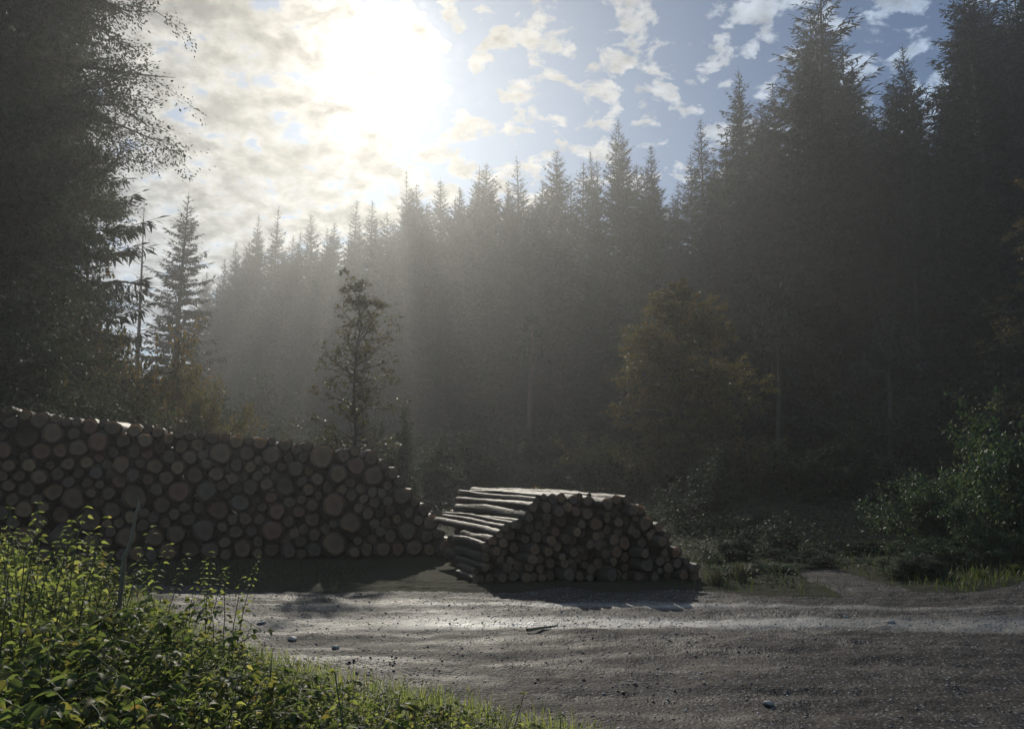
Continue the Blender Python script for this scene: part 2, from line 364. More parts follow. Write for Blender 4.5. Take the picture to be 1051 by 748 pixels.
# ------------------------------------------------------------------ woodpiles
ORD = ['', 'first', 'second', 'third', 'fourth', 'fifth', 'sixth', 'seventh', 'eighth', 'ninth', 'tenth', 'eleventh', 'twelfth', 'thirteenth', 'fourteenth',
       'fifteenth', 'sixteenth', 'seventeenth', 'eighteenth', 'nineteenth', 'twentieth']
def ordinal(n):
    if n <= 20: return ORD[n]
    t = {2: 'twenty', 3: 'thirty', 4: 'forty', 5: 'fifty'}[n // 10]
    return t + '-' + ORD[n % 10] if n % 10 else t[:-1] + 'ieth'
def log_variants():
    vs = []
    for k in range(9):
        r = np.random.default_rng(50 + k)
        n, rings = 20, 18
        an = np.arange(n) * 2 * math.pi / n
        ov = 1 + .065 * np.cos(2 * an + r.random() * 6) + .045 * np.cos(3 * an + r.random() * 6) + .03 * np.cos(5 * an + r.random() * 6) + r.normal(size=n) * .022
        bx, by = r.normal(size=2) * .18; wx, wy = r.normal(size=2) * .07
        V = []
        for q in range(rings):
            t = q / (rings - 1)
            rr = ov * (1 - .10 * t) * (1 + r.normal(size=n) * .03 + r.normal() * .03 * (q > 0))
            bend = math.sin(math.pi * t); wav = math.sin(2.6 * math.pi * t)
            V.append(np.stack([rr * np.cos(an) + bx * bend + wx * wav, rr * np.sin(an) + by * bend + wy * wav, np.full(n, t if q else 0.0)], -1))
        V = np.vstack(V)
        i = np.arange(rings - 1)[:, None] * n; j = np.arange(n)[None]
        F = np.stack([i + j, i + (j + 1) % n, i + n + (j + 1) % n, i + n + j], -1).reshape(-1, 4)
        V = np.vstack([V, [[0, 0, 1.0]]])
        cap = np.array([[(rings - 1) * n + q, (rings - 1) * n + (q + 1) % n, len(V) - 1] for q in range(n)])
        body = mesh('log_bark', V, [F, cap], M['log'], True)
        # cut end: slightly rough disc of concentric rings set in the front of the bark
        E = [np.array([[0, 0, -.001]])]
        for f in (.33, .66, .965):
            E.append(np.stack([ov * f * np.cos(an), ov * f * np.sin(an), -.002 + r.normal(size=n) * .0006], -1))
        E.append(np.stack([ov * .965 * np.cos(an), ov * .965 * np.sin(an), np.full(n, .004)], -1))
        E = np.vstack(E)
        f3 = np.array([[0, 1 + (q + 1) % n, 1 + q] for q in range(n)])
        f4 = np.array([[1 + a * n + q, 1 + a * n + (q + 1) % n, 1 + (a + 1) * n + (q + 1) % n, 1 + (a + 1) * n + q] for a in range(3) for q in range(n)])
        end = mesh('log_cut_end', E, [f3, f4], M['cut'])
        vs.append((body, end))
    return vs
LOGV = log_variants()

def pack(u0, u1, top, rad, seed, nmax=400):
    """drop circles one after another to the lowest supported spot below the profile top(u)"""
    r = np.random.default_rng(seed); C = []
    u = u0
    while True:
        q = rad(r, u)
        u += q
        if u + q > u1: break
        if C:
            x0, _, q0 = C[-1]; u = x0 + 2 * math.sqrt(q0 * q)
        C.append((u, q, q)); 
    fails = 0
    while fails < 60 and len(C) < nmax:
        A = np.array(C); q = rad(r, None) * (1 - .004 * fails)
        best = None
        d = np.hypot(A[:, None, 0] - A[None, :, 0], A[:, None, 1] - A[None, :, 1])
        ia, ib = np.where((d < A[:, None, 2] + A[None, :, 2] + 2 * q) & (A[:, None, 0] < A[None, :, 0]))
        if not len(ia): break
        dd = d[ia, ib]; ra = A[ia, 2] + q; rb = A[ib, 2] + q
        a = (ra ** 2 - rb ** 2 + dd ** 2) / (2 * dd); h = np.sqrt(np.maximum(0, ra ** 2 - a ** 2))
        ex = (A[ib, 0] - A[ia, 0]) / dd; ey = (A[ib, 1] - A[ia, 1]) / dd
        px = A[ia, 0] + ex * a - ey * h; py = A[ia, 1] + ey * a + ex * h
        ok = (px > A[ia, 0] - .01) & (px < A[ib, 0] + .01) & (py + q <= top(px)) & (py > q * .9)
        px, py = px[ok], py[ok]
        if len(px):
            ov = np.hypot(px[:, None] - A[None, :, 0], py[:, None] - A[None, :, 1]) < A[None, :, 2] + q - 1e-4
            ok = ~ov.any(1); px, py = px[ok], py[ok]
        if not len(px): fails += 1; continue
        k = np.argmin(py + r.random(len(py)) * .12)
        C.append((px[k], py[k], q)); fails = max(0, fails - 3)
    return C

def layers(C):
    """peel the pile from above: layer 1 is what nothing lies over"""
    n = len(C); lay = [0] * n; left = set(range(n)); L = 0
    while left:
        L += 1
        top = [i for i in left if not any(j != i and C[j][1] > C[i][1] and abs(C[j][0] - C[i][0]) < .62 * (C[j][2] + C[i][2]) for j in left)]
        for i in top: lay[i] = L
        left -= set(top)
    return lay
LOGS = []
def make_pile(C, P0, fdir, theta, Lrange, z0, pname, group, seed, tilt=.0):
    r = np.random.default_rng(seed)
    ax = np.array([-math.sin(theta), math.cos(theta), tilt])
    per = np.array([math.cos(theta), math.sin(theta)])
    st = 1 / (fdir[0] * per[0] + fdir[1] * per[1])
    lay = layers(C); q_ = np.array([c[2] for c in C]); lo, hi = np.quantile(q_, [.33, .75])
    order = {}
    for k in set(lay):
        ids = sorted([i for i in range(len(C)) if lay[i] == k], key=lambda i: -C[i][0])
        for n, i in enumerate(ids): order[i] = n + 1
    for i, (u, z, q) in enumerate(C):
        off = r.normal() * .10
        x = P0[0] + fdir[0] * u * st + ax[0] * off; y = P0[1] + fdir[1] * u * st + ax[1] * off
        v = LOGV[r.integers(len(LOGV))]
        a = Vector(ax + np.array([r.normal() * .010, r.normal() * .010, r.normal() * .007]))
        L = r.uniform(*Lrange)
        if Lrange[0] < 3.6:         # the low pile's poles end in line with the tall pile
            while L > .55 and CX + FPX * (x + ax[0] * L) / (y + ax[1] * L) < (472 if z < .66 else 450) + r.normal() * 5 and (L > .5): L -= .1
        size = 'thin' if q < lo else ('thick' if q > hi else 'middling')
        if lay[i] == 1: lb = f'{size} log, {ordinal(order[i])} from the right end, on top of the {pname}'
        else: lb = f'{size} log, {ordinal(order[i])} from the right end, {ordinal(lay[i])} layer down in the {pname}'
        LOGS.append((q / y, v, a.to_track_quat('Z', 'Y') @ Quaternion((0, 0, 1), r.random() * 6.28), (x, y, z), (q * 1.055, q * 1.055, L), lb, group))
    return len(C)
# the tall pile: face from (x 455, y 15.0) towards the frame's left edge
TA = np.array([-1.02, 14.75]); TB = np.array([-10.2, 13.3])
fd = TA - TB; flen = np.linalg.norm(fd); fd = fd / flen
TH1 = R(20); st1 = fd[0] * math.cos(TH1) + fd[1] * math.sin(TH1)
def prof_px(pts, depth, P0, fdir, stp, zb):
    """skyline of a pile in photo pixels -> height over the pile's base against u"""
    us, hs = [], []
    for px, py in pts:
        # intersect the pixel column with the face line
        d = ray(px, py)
        # x = EYE + d*y ; find y on the face line
        # P0 + f*s : solve s
        fx, fy = fdir
        y = (P0[1] * fx - P0[0] * fy) / (fx - fy * d[0])
        s = ((d[0] * y) - P0[0]) / fx
        us.append(s * stp); hs.append(EYE[2] + d[2] * y - zb)
    us = np.array(us); hs = np.array(hs)
    return lambda u: np.interp(u, us, hs)
pts1 = [(-80, 414), (-20, 416), (30, 420), (60, 428), (110, 431), (150, 437), (180, 441), (240, 443), (255, 448), (300, 452), (340, 458), (385, 462), (400, 472), (412, 490), (430, 508), (447, 530), (460, 548), (480, 572)]
z1 = 0.0
top1 = prof_px(pts1, None, TB, fd, st1, z1)
def rad1(r, u):
    v = math.exp(r.normal() * .27) * .118
    if r.random() < .05: v = r.uniform(.17, .25)
    return float(np.clip(v, .085, .29))
C1 = pack(0, flen * st1, lambda u: top1(u) + .03, rad1, 11)
# the low pile of thin poles: face near y 11.9
SA = np.array([-.62, 11.35]); SB = np.array([2.72, 11.65])
fd2 = SB - SA; fl2 = np.linalg.norm(fd2); fd2 /= fl2
TH2 = R(22); st2 = fd2[0] * math.cos(TH2) + fd2[1] * math.sin(TH2)
pts2 = [(468, 592), (484, 568), (505, 548), (532, 528), (556, 507), (575, 506), (640, 509), (655, 514), (672, 532), (690, 552), (705, 568), (718, 588)]
top2 = prof_px(pts2, None, SA, fd2, st2, 0.0)
def rad2(r, u): return float(np.clip(math.exp(r.normal() * .24) * .070, .05, .12))
C2 = pack(0, fl2 * st2, lambda u: top2(u) + .02, rad2, 5)
r = np.random.default_rng(8)
gz = lambda x, y: min(tz(x, y), .05)
n1 = make_pile(C1, TB, fd, TH1, (3.8, 4.3), lambda x, y: 0.0, 'tall log pile', 'logs stacked in the tall pile', 21)
n2 = make_pile(C2, SA, fd2, TH2, (3.0, 3.5), lambda x, y: 0.0, 'low pole pile', 'poles stacked in the low pile', 22)

# every log is a thing of its own; only past 300 do the thinnest poles go into one object
LOGS.sort(key=lambda l: -l[0])
for k, (_, (body, end), qt, loc, sc, lb, grp) in enumerate(LOGS[:300]):
    o = link('log', body); o.rotation_mode = 'QUATERNION'; o.rotation_quaternion = qt; o.location = loc; o.scale = sc
    link('cut_end', end, o); tag(o, lb, 'log', grp)
def thin_rest(rest):
    g = [Geo(), Geo()]
    for _, ms, qt, loc, sc, lb, grp in rest:
        T = np.array(Matrix.LocRotScale(Vector(loc), qt, Vector(sc)))
        for q, me in zip(g, ms):
            V = np.empty(len(me.vertices) * 3, np.float32); me.vertices.foreach_get('co', V); V = V.reshape(-1, 3)
            f3 = [p.vertices[:] for p in me.polygons if len(p.vertices) == 3]; f4 = [p.vertices[:] for p in me.polygons if len(p.vertices) == 4]
            q.add(V @ T[:3, :3].T + T[:3, 3], f3, f4)
    o = link('thin_poles', g[0].build('thin_poles', M['log'], True)); tag(o, 'thinnest poles filling the low pole pile and the tall log pile', kind='stuff')
    link('cut_end', g[1].build('thin_pole_ends', M['cut_plain']), o)['kind'] = 'stuff'
if len(LOGS) > 300: thin_rest(LOGS[300:])
def stick(px, py, px2, py2, rr, label, mat):
    q = []
    for a, b in ((px, py), (px2, py2)):
        d = ray(a, b); y = -EYE[2] / d[2]; q.append((d[0] * y, y, tz(d[0] * y, y) + rr))
    q = np.array(q); t = np.linspace(0, 1, 7)[:, None]
    P = q[0] * (1 - t) + q[1] * t + rng.normal(size=(7, 3)) * .004; P[:, 2] = np.linspace(q[0][2], q[1][2], 7) + .01
    c = P.mean(0); g = Geo(); g.tube(P - c, np.linspace(rr, rr * .55, 7), 6)
    o = link('stick', g.build('stick', mat, True)); o.location = c; tag(o, label, 'stick')
stick(541, 651, 573, 644, .017, 'pale broken stick lying on the wet gravel in front of the low pole pile', M['deadstem'])

def rock_mesh(seed, k=2):
    import bmesh
    bm = bmesh.new(); bmesh.ops.create_icosphere(bm, subdivisions=k, radius=1)
    V = np.array([v.co[:] for v in bm.verts]); F = np.array([[v.index for v in f.verts] for f in bm.faces]); bm.free()
    r = np.random.default_rng(seed)
    for q in range(7):
        n = unit(r.normal(size=3)); d = V @ n; V = V - np.maximum(0, d - r.uniform(.45, .8))[:, None] * n
    V = V * np.array([1.2, .9, .6]); return V, F
stones = [(300, 655, .07, 'flat pale stone at the edge of the grass verge'), (268, 640, .055, 'small pale stone near the verge under the tall pile'),
          (345, 665, .05, 'small grey stone between the verge and the dark branch'), (868, 633, .05, 'small pale pebble on the bare gravel near the bush'),
          (790, 722, .055, 'dark flat stone sunk in the near gravel'), (915, 640, .06, 'dark stone beside the end of the painted sunlit strip')]
for k, (px, py, rr, lb) in enumerate(stones):
    V, F = rock_mesh(80 + k); d = ray(px, py); y = -EYE[2] / d[2]; x = d[0] * y
    o = link('stone', mesh('stone', V * rr * .75, F, M['stone'], False)); o.location = (x, y, tz(x, y) + rr * .2); o.rotation_euler[2] = rng.random() * 6
    tag(o, lb, 'stone')
# gravel: loose stones nobody could count
def gravel():
    g = Geo(); base = [rock_mesh(200 + k, 1) for k in range(6)]
    n = 0
    X = rng.uniform(-6, 9, 70000); Y = 2.8 + 8.6 * rng.random(70000) ** 1.15
    keep = on_road(X, Y) & (vnoise(X * .8, Y * 1.6) + .5 > rng.random(70000) * 1.5) & (np.abs(X) < Y * .72 + .6)
    X, Y = X[keep], Y[keep]; Z = terrain(X, Y)
    for x, y, z in zip(X, Y, Z):
        V, F = base[rng.integers(6)]
        s = .0062 * math.exp(rng.normal() * .6); s = min(s, .015)
        a = rng.random() * 6.28; c, q = math.cos(a), math.sin(a)
        W = V * s; W = np.stack([W[:, 0] * c - W[:, 1] * q, W[:, 0] * q + W[:, 1] * c, W[:, 2]], -1)
        g.add(W + [x, y, z + s * .15], F)
    o = link('gravel', g.build('gravel', M['stone'])); tag(o, 'loose stones scattered over the muddy road', kind='stuff')
gravel()

# ------------------------------------------------------------------ trees
def spruce(H, Rad, seed, whorl=.42, nb=7, dens=1.0, base=.06, tw=.10, hang=1.0):
    r = np.random.default_rng(seed)
    g = Geo(); tr = Geo()
    k = 12; t = np.linspace(0, 1, k)
    lean = r.normal(size=2) * .012 * H
    TP = np.stack([lean[0] * t ** 2, lean[1] * t ** 2, t * H], -1)
    tr.tube(TP, np.interp(t, [0, .03, 1], [.017 * H * .75, .0115 * H, .012]), 8)
    h = base * H
    Pb, Db, Lb = [], [], []
    rf = 1.0
    while h < H * .995:
        f = h / H
        rf = .75 * rf + .25 * r.uniform(.7, 1.3)
        L0 = Rad * min(1, (1 - f) * 1.0 + .006) ** .72 * rf
        if f < .25: L0 *= .75 + f
        el = R(-16) + R(58) * f ** 1.6
        n = nb if f < .9 else 5
        a0 = r.random() * 6.28
        for q in range(n):
            if r.random() < .10: continue
            L = L0 * r.uniform(.55, 1.18)
            if L < .05: continue
            a = a0 + q * 6.283 / n + r.normal() * .22; e = el + r.normal() * .10
            dirh = np.array([math.cos(a), math.sin(a), 0])
            s = np.linspace(0, 1, 6)
            sag = -.16 * (1 - f) * L
            P = np.array([lean[0] * f * f, lean[1] * f * f, h + r.normal() * .06]) + np.outer(s * L * math.cos(e), dirh)
            P[:, 2] += s * L * math.sin(e) + sag * np.sin(s * math.pi * .8) + .10 * L * s ** 3
            g.tube(P, np.linspace(.02 + .006 * L, .008, 6), 3, False)
            m = max(3, int(L / .075 * dens))
            u = np.sort(r.uniform(.10, 1, m)); u[-1] = 1
            B = np.stack([np.interp(u, s, P[:, c]) for c in range(3)], -1)
            side = np.array([-dirh[1], dirh[0], 0]) * np.where(np.arange(m) % 2, 1, -1)[:, None]
            D = dirh * .75 + side * r.uniform(.3, .95, (m, 1)) + np.array([0, 0, 1]) * (r.normal(size=(m, 1)) * .2 - .38 * (1 - f))
            D[-1] = dirh + [0, 0, .25]
            Lt = (min(.20, .07 + .13 * L) + .26 * L * (1 - u * .75)) * r.uniform(.7, 1.25, m); Lt = np.minimum(Lt, .75)
            Pb.append(B); Db.append(D); Lb.append(Lt)
            # hanging side sprays make the branch thick
            if f < .93:
                m2 = max(1, int(m * hang)); u2 = r.uniform(.1, .95, m2)
                B2 = np.stack([np.interp(u2, s, P[:, c]) for c in range(3)], -1)
                D2 = dirh * .35 + r.normal(size=(m2, 3)) * .35 + [0, 0, -.8]
                Pb.append(B2); Db.append(D2); Lb.append((min(.16, .05 + .1 * L) + .10 * L) * r.uniform(.6, 1.2, m2))
        h += whorl * (1.15 - .45 * f) * r.uniform(.75, 1.25)
    Pb = np.vstack(Pb); Db = np.vstack(Db); Lb = np.concatenate(Lb)
    small_leaves(Pb, Db, Lb, np.minimum(tw, .025 + .10 * Lb) + .07 * Lb, .2, g, r)
    # leader
    g.tube(np.array([[lean[0], lean[1], H * .97], [lean[0], lean[1], H + .25]]), [.02, .008], 3)
    return tr, g
def place_tree(name, trunk, crown, x, y, scl, rz, label, cat, group, tname='trunk', cname='crown', zoff=-.1):
    o = link(name, None); o.location = (x, y, tz(x, y) + zoff); o.rotation_euler[2] = rz
    o.scale = scl if hasattr(scl, '__len__') else (scl, scl, scl)
    link(tname, trunk, o); link(cname, crown, o)
    if cat == 'spruce': o.rotation_euler = (r.normal() * .012, r.normal() * .012, rz)
    tag(o, label, cat, group); return o
r = np.random.default_rng(1)
SPR = []
for k in range(9):
    t_, c_ = spruce(28, [5.0, 4.5, 5.6, 4.7, 4.2, 5.2, 4.4, 5.4, 3.9][k], 300 + k, whorl=[.42, .42, .46, .55, .42, .5, .62, .42, .5][k], nb=[7, 7, 8, 6, 7, 7, 6, 7, 6][k], dens=1.0, hang=[1, 1, 1, .6, 1, .8, .4, 1, .7][k])
    SPR.append((t_.build('spruce_trunk', M['bark'], True), c_.build('spruce_crown', M['needle'])))
t_, c_ = spruce(28, 5.6, 320, whorl=.8, nb=6, dens=.8, hang=.35)
SPR_OPEN = (t_.build('open_spruce_trunk', M['bark'], True), c_.build('open_spruce_crown', M['needle']))
t_, c_ = spruce(17, 3.0, 330, whorl=.42, nb=8, dens=1.2, base=.32)
SPR_THIN = (t_.build('thin_spruce_trunk', M['bark'], True), c_.build('thin_spruce_crown', M['needle']))

t_, c_ = spruce(28, 3.3, 341, whorl=.6, nb=6, dens=.9, base=.08, hang=.7)
SPR_TALLTHIN = (t_.build('ragged_spruce_trunk', M['bark'], True), c_.build('ragged_spruce_crown', M['needle']))
def depth_for(px): return float(np.interp(px, [200, 320, 450, 640, 760, 900, 1060], [92, 86, 78, 64, 52, 44, 38]))
sky = [(228, 262), (243, 246), (259, 219), (286, 209), (306, 236), (325, 217), (343, 226), (360, 199), (384, 203), (401, 214), (420, 177), (437, 186), (455, 180), (471, 192), (490, 166), (504, 163), (520, 186),
       (536, 157), (553, 181), (570, 155), (592, 164), (612, 152), (636, 119), (665, 143), (694, 182), (719, 124), (741, 138), (761, 70), (790, 98), (829, -30), (862, 45), (884, 112), (906, 82), (932, 44), (958, 112), (992, -40), (1030, -20), (1066, -60)]
r = np.random.default_rng(77)
for i, (px, py) in enumerate(sky):
    D = depth_for(px) + r.normal() * 1.5
    p = at_depth(px, py, D); zb = tz(p[0], D) - .1; H = p[2] - zb
    if px in (829,): tv = SPR_OPEN
    elif i % 7 == 3 and px < 720: tv = SPR_TALLTHIN
    else: tv = SPR[r.integers(9)]
    s = H / 28.25; w = s * r.uniform(.88, 1.3)
    if px > 980: w = s * 1.1
    if px < 420: side = f'hazy spruce, {ordinal(i + 1)} from the left end of the far skyline'
    else: side = f'dark spruce, {ordinal(len(sky) - i)} from the right end of the forest skyline'
    if px == 829: side = 'tall open-branched spruce reaching out of the picture, blue sky showing through its top'
    if px == 636: side = 'pointed twin spruce tip rising highest over the middle of the far forest'
    if px == 761: side = 'dark spruce just left of the open-branched tall spruce, lower than it'
    place_tree('spruce_tree', tv[0], tv[1], p[0], D, (w, w, s), r.random() * 6.28, side, 'spruce', 'spruces along the skyline')
# the dense stand behind and below the skyline
hid = 'dark spruce inside the dense stand, its tip just under the skyline trees'
fill = []
for px in np.arange(215, 1075, 19.0):
    j = int(np.argmin([abs(px - q[0]) for q in sky]))
    yb = np.interp(px, [q[0] for q in sky], [q[1] for q in sky])
    fill.append((px + r.normal() * 5, yb + r.uniform(12, 34), depth_for(px) + r.uniform(5, 9), hid))
for px in np.arange(226, 520, 13.0):
    yb = np.interp(px, [q[0] for q in sky], [q[1] for q in sky])
    fill.append((px + r.normal() * 4, yb + r.uniform(14, 34), depth_for(px) + r.uniform(-4, 8), hid))
front = 'shorter dark spruce at the front of the stand, lost against the trees behind'
for px in np.arange(235, 1075, 33.0):
    yb = np.interp(px, [q[0] for q in sky], [q[1] for q in sky])
    fill.append((px + r.normal() * 8, min(yb + r.uniform(70, 150), 360), depth_for(px) * .86 - r.uniform(0, 4), front))
for px, py, D, lb in fill:
    p = at_depth(px, max(py, -80), D); zb = tz(p[0], D) - .1; H = p[2] - zb
    s = H / 28.25; w = s * r.uniform(1.05, 1.4); tv = SPR[r.integers(9)]
    place_tree('spruce_tree', tv[0], tv[1], p[0], D, (w, w, s), r.random() * 6.28, lb, 'spruce', 'spruces inside the stand' if lb == hid else 'shorter spruces at the front of the stand')
# pair left of the skyline: a thin leafy-topped spruce and a dead snag beside it
D = 46; p = at_depth(188, 194, D); H = p[2] - tz(p[0], D)
place_tree('spruce_tree', *SPR_THIN, p[0], D, (H / 17.25 * 1.3, H / 17.25 * 1.3, H / 17.25), 1.0, 'lone thin spruce with see-through branches between the big left tree and the far skyline', 'spruce', None)
t_, c_ = spruce(15, .9, 331, whorl=.8, nb=3, dens=.5, base=.3)
D = 44; p = at_depth(152, 202, D); H = p[2] - tz(p[0], D); s = H / 15.25
place_tree('dead_spruce', t_.build('snag_trunk', M['bark'], True), c_.build('snag_crown', M['needle_brown']), p[0], D, (s, s, s), 2.0, 'bare thin dying spruce pole beside the lone thin spruce', 'spruce', None)
# bare trunks that show in the gloom of the forest front
for px, pt, pb, D, wd, lb, mt in [(542, 330, 470, 50, .22, 'slim reddish trunk standing before the forest over the low pole pile', 'bark_red'), (905, 330, 560, 30, .11, 'slim bare trunk in the gloom left of the green bush', 'bark'),
                              (791, 300, 540, 32, .10, 'slim grey trunk at the edge of the gloom behind the yellowing tree', 'bark')]:
    p = at_depth(px, pt, D); zb = tz(p[0], D); H = p[2] - zb
    t = np.linspace(0, 1, 9); g = Geo(); g.tube(np.stack([r.normal(size=9) * .03 + .25 * t, 0 * t, t * H - .1], -1), wd * (1 - .6 * t), 8)
    c = Geo()
    m = 700; tt = r.uniform(.72, 1.05, m); a = r.random(m) * 6.28; rad = 1.3 * np.sqrt(r.random(m)) * (1.15 - tt) * 2.4
    c_P = np.stack([np.cos(a) * rad + .25, np.sin(a) * rad, tt * H], -1)
    for q in range(16):
        a1 = r.random() * 6.28; z1_ = r.uniform(.7, .98) * H; ll = r.uniform(.6, 1.3)
        c.tube(np.array([[.2, 0, z1_], [.2 + math.cos(a1) * ll, math.sin(a1) * ll, z1_ + .1]]), [.02, .008], 4)
    small_leaves(c_P, r.normal(size=(m, 3)) + [0, 0, -.3], r.uniform(.2, .5, m), .12, .2, c, r)
    place_tree('slim_tree', g.build('slim_trunk', M[mt], True), c.build('slim_crown', M['needle']), p[0], D, 1, 0, lb, 'tree', None)

def broadleaf(H, cb, Rfun, seed, nl, leaf, nleaf, lw=.55, sub=5, up=.45, tk=.02, gaps=.0, spray=.5, trunk_lean=(0, 0), clump=.30):
    """tapered trunk, limbs, sub-branches, twigs with leaves; Rfun(t) is the crown radius at height t (0..1 of crown)"""
    r = np.random.default_rng(seed); w = Geo(); g = Geo()
    k = 12; t = np.linspace(0, 1, k); wig = np.cumsum(r.normal(size=(k, 2)) * .012 * H, 0) * .6; wig[0] = 0
    T = np.stack([wig[:, 0] + trunk_lean[0] * t * H, wig[:, 1] + trunk_lean[1] * t * H, t * H * .97], -1)
    w.tube(T, np.interp(t, [0, .06, 1], [tk * H * 1.25, tk * H, .01]), 9)
    P, D, L = [], [], []
    for q in range(nl):
        f = (q + r.random()) / nl
        hz = (cb + (1 - cb) * f * .96) * H
        B = np.array([np.interp(hz, T[:, 2], T[:, c]) for c in range(3)])
        ln = Rfun(f) * r.uniform(.6, 1.12)
        if r.random() < gaps: ln *= .45
        a = q * 2.4 + r.normal() * .4
        e = up * (.4 + .9 * f) + r.normal() * .18
        d0 = np.array([math.cos(a) * math.cos(e), math.sin(a) * math.cos(e), math.sin(e)])
        s = np.linspace(0, 1, 7)
        Q = B + np.outer(s * ln, d0) + np.cumsum(r.normal(size=(7, 3)) * .035 * ln, 0); Q[:, 2] -= .14 * ln * s ** 2 * (1 - .5 * f)
        w.tube(Q, np.linspace(tk * H * .30 * (1 - .6 * f) + .006, .005, 7), 5, False)
        ns = max(2, int(sub * (ln / max(.3, Rfun(.4))) ** .7))
        for z in range(ns):
            u = r.uniform(.18, 1.0); b = np.array([np.interp(u, s, Q[:, c]) for c in range(3)])
            dd = unit(d0 * .7 + r.normal(size=3) * .6 + [0, 0, .1]); l2 = ln * r.uniform(.22, .5) * (1.15 - .5 * u)
            s2 = np.linspace(0, 1, 4); Q2 = b + np.outer(s2 * l2, dd); Q2[:, 2] -= .12 * l2 * s2 ** 2
            w.tube(Q2, np.linspace(.012, .003, 4), 3, False)
            m = max(4, int(nleaf * r.uniform(.5, 1.4)))
            v = r.uniform(.12, 1.05, m)
            C = np.stack([np.interp(v, s2, Q2[:, c]) for c in range(3)], -1)
            # sprays: leaves lie roughly in the plane of the twig
            sd = unit(np.cross(dd, [0, 0, 1.0])); off = r.normal(size=(m, 1)) * clump * l2 * spray
            C = C + sd * off + r.normal(size=(m, 3)) * .05 * l2
            P.append(C); D.append(dd * .6 + sd * np.sign(off) * .7 + r.normal(size=(m, 3)) * .4 + [0, 0, -.25]); L.append(leaf * r.uniform(.65, 1.3, m))
    P = np.vstack(P); D = np.vstack(D); L = np.concatenate(L)
    small_leaves(P, D, L, L * lw, .18, g, r)
    return w, g, len(L)

# the big dark tree filling the picture's left edge
w, g, n = broadleaf(21, .05, lambda f: 4.9 * (1 - f) ** .45 * (.75 + .5 * f * (1 - f) * 2), 401, 220, .085, 95, .5, 19, .35, .016, .1, .9, (0, 0), .34)
print('big leaves', n)
x, y = at_depth(-52, 400, 16.5)[:2]
place_tree('broadleaf_tree', w.build('dark_tree_trunk', M['bark'], True), g.build('dark_tree_crown', M['leaf_dark']), x, y, 1, .6, 'huge dark feathery tree reaching out of the picture at its left edge', 'tree', None)
w, g, n = broadleaf(24, .04, lambda f: 4.2 * (1 - f) ** .5, 402, 160, .12, 70, .5, 15, .35, .016, .1, .9)
x, y = at_depth(-10, 400, 27)[:2]
place_tree('broadleaf_tree', w.build('back_tree_trunk', M['bark'], True), g.build('back_tree_crown', M['leaf_dark']), x, y, 1, 2.6, 'tall dark tree behind the huge tree at the left edge', 'tree', None)
for px, D, H, v, lb in [(-45, 20, 23, 0, 'dark spruce standing close behind the huge tree at the left edge'), (28, 24, 22, 2, 'dark spruce right behind the huge left tree, nearest to the lone thin spruce'), (-120, 23, 24, 4, 'dark spruce cut off by the left edge behind the huge tree')]:
    x = at_depth(px, 400, D)[0]; s_ = H / 28.25
    place_tree('spruce_tree', *SPR[v], x, D, (s_ * .95, s_ * .95, s_), 1.3 * D, lb, 'spruce', None)
# sapling behind the tall pile
w, g, n = broadleaf(6.9, .12, lambda f: 1.62 * (.36 + 1.9 * f * (1 - f)) , 411, 76, .110, 17, .62, 6, .7, .009, .15, 1.1)
x, y = at_depth(366, 400, 22)[:2]
D = 22; p = at_depth(366, 286, D); H = p[2] - tz(p[0], D)
place_tree('young_tree', w.build('sapling_trunk', M['bark'], True), g.build('sapling_crown', M['leaf_sapling']), p[0], D, H / 6.8, 0, 'slender young tree with sparse glinting leaves rising behind the tall pile', 'tree', None)
# the yellowing tree right of the middle
w, g, n = broadleaf(8.2, .10, lambda f: 2.9 * (1 - f) ** .4 * (.75 + .7 * f * (1 - f) * 2), 421, 95, .11, 60, .6, 13, .5, .011, .1, 1.0)
D = 27; p = at_depth(704, 284, D); H = p[2] - tz(p[0], D)
place_tree('autumn_tree', w.build('autumn_tree_trunk', M['bark'], True), g.build('autumn_tree_crown', M['leaf_yellow']), p[0], D, (H / 8.1 * 1.02, H / 8.1 * 1.02, H / 8.1), .4, 'bushy yellowing broadleaf tree standing before the forest behind the low pole pile', 'tree', None)
# russet tree at the right edge
w, g, n = broadleaf(15, .12, lambda f: 2.6 * (1 - f) ** .5, 431, 60, .13, 22, .55, 8, .3, .012, .1, 1.0)
D = 24; p = at_depth(1062, 130, D); H = p[2] - tz(p[0], D)
place_tree('autumn_tree', w.build('russet_tree_trunk', M['bark'], True), g.build('russet_tree_crown', M['leaf_brown']), p[0], D, H / 14.8, .4, 'russet-leaved tree before the dark spruces at the right edge', 'tree', None)

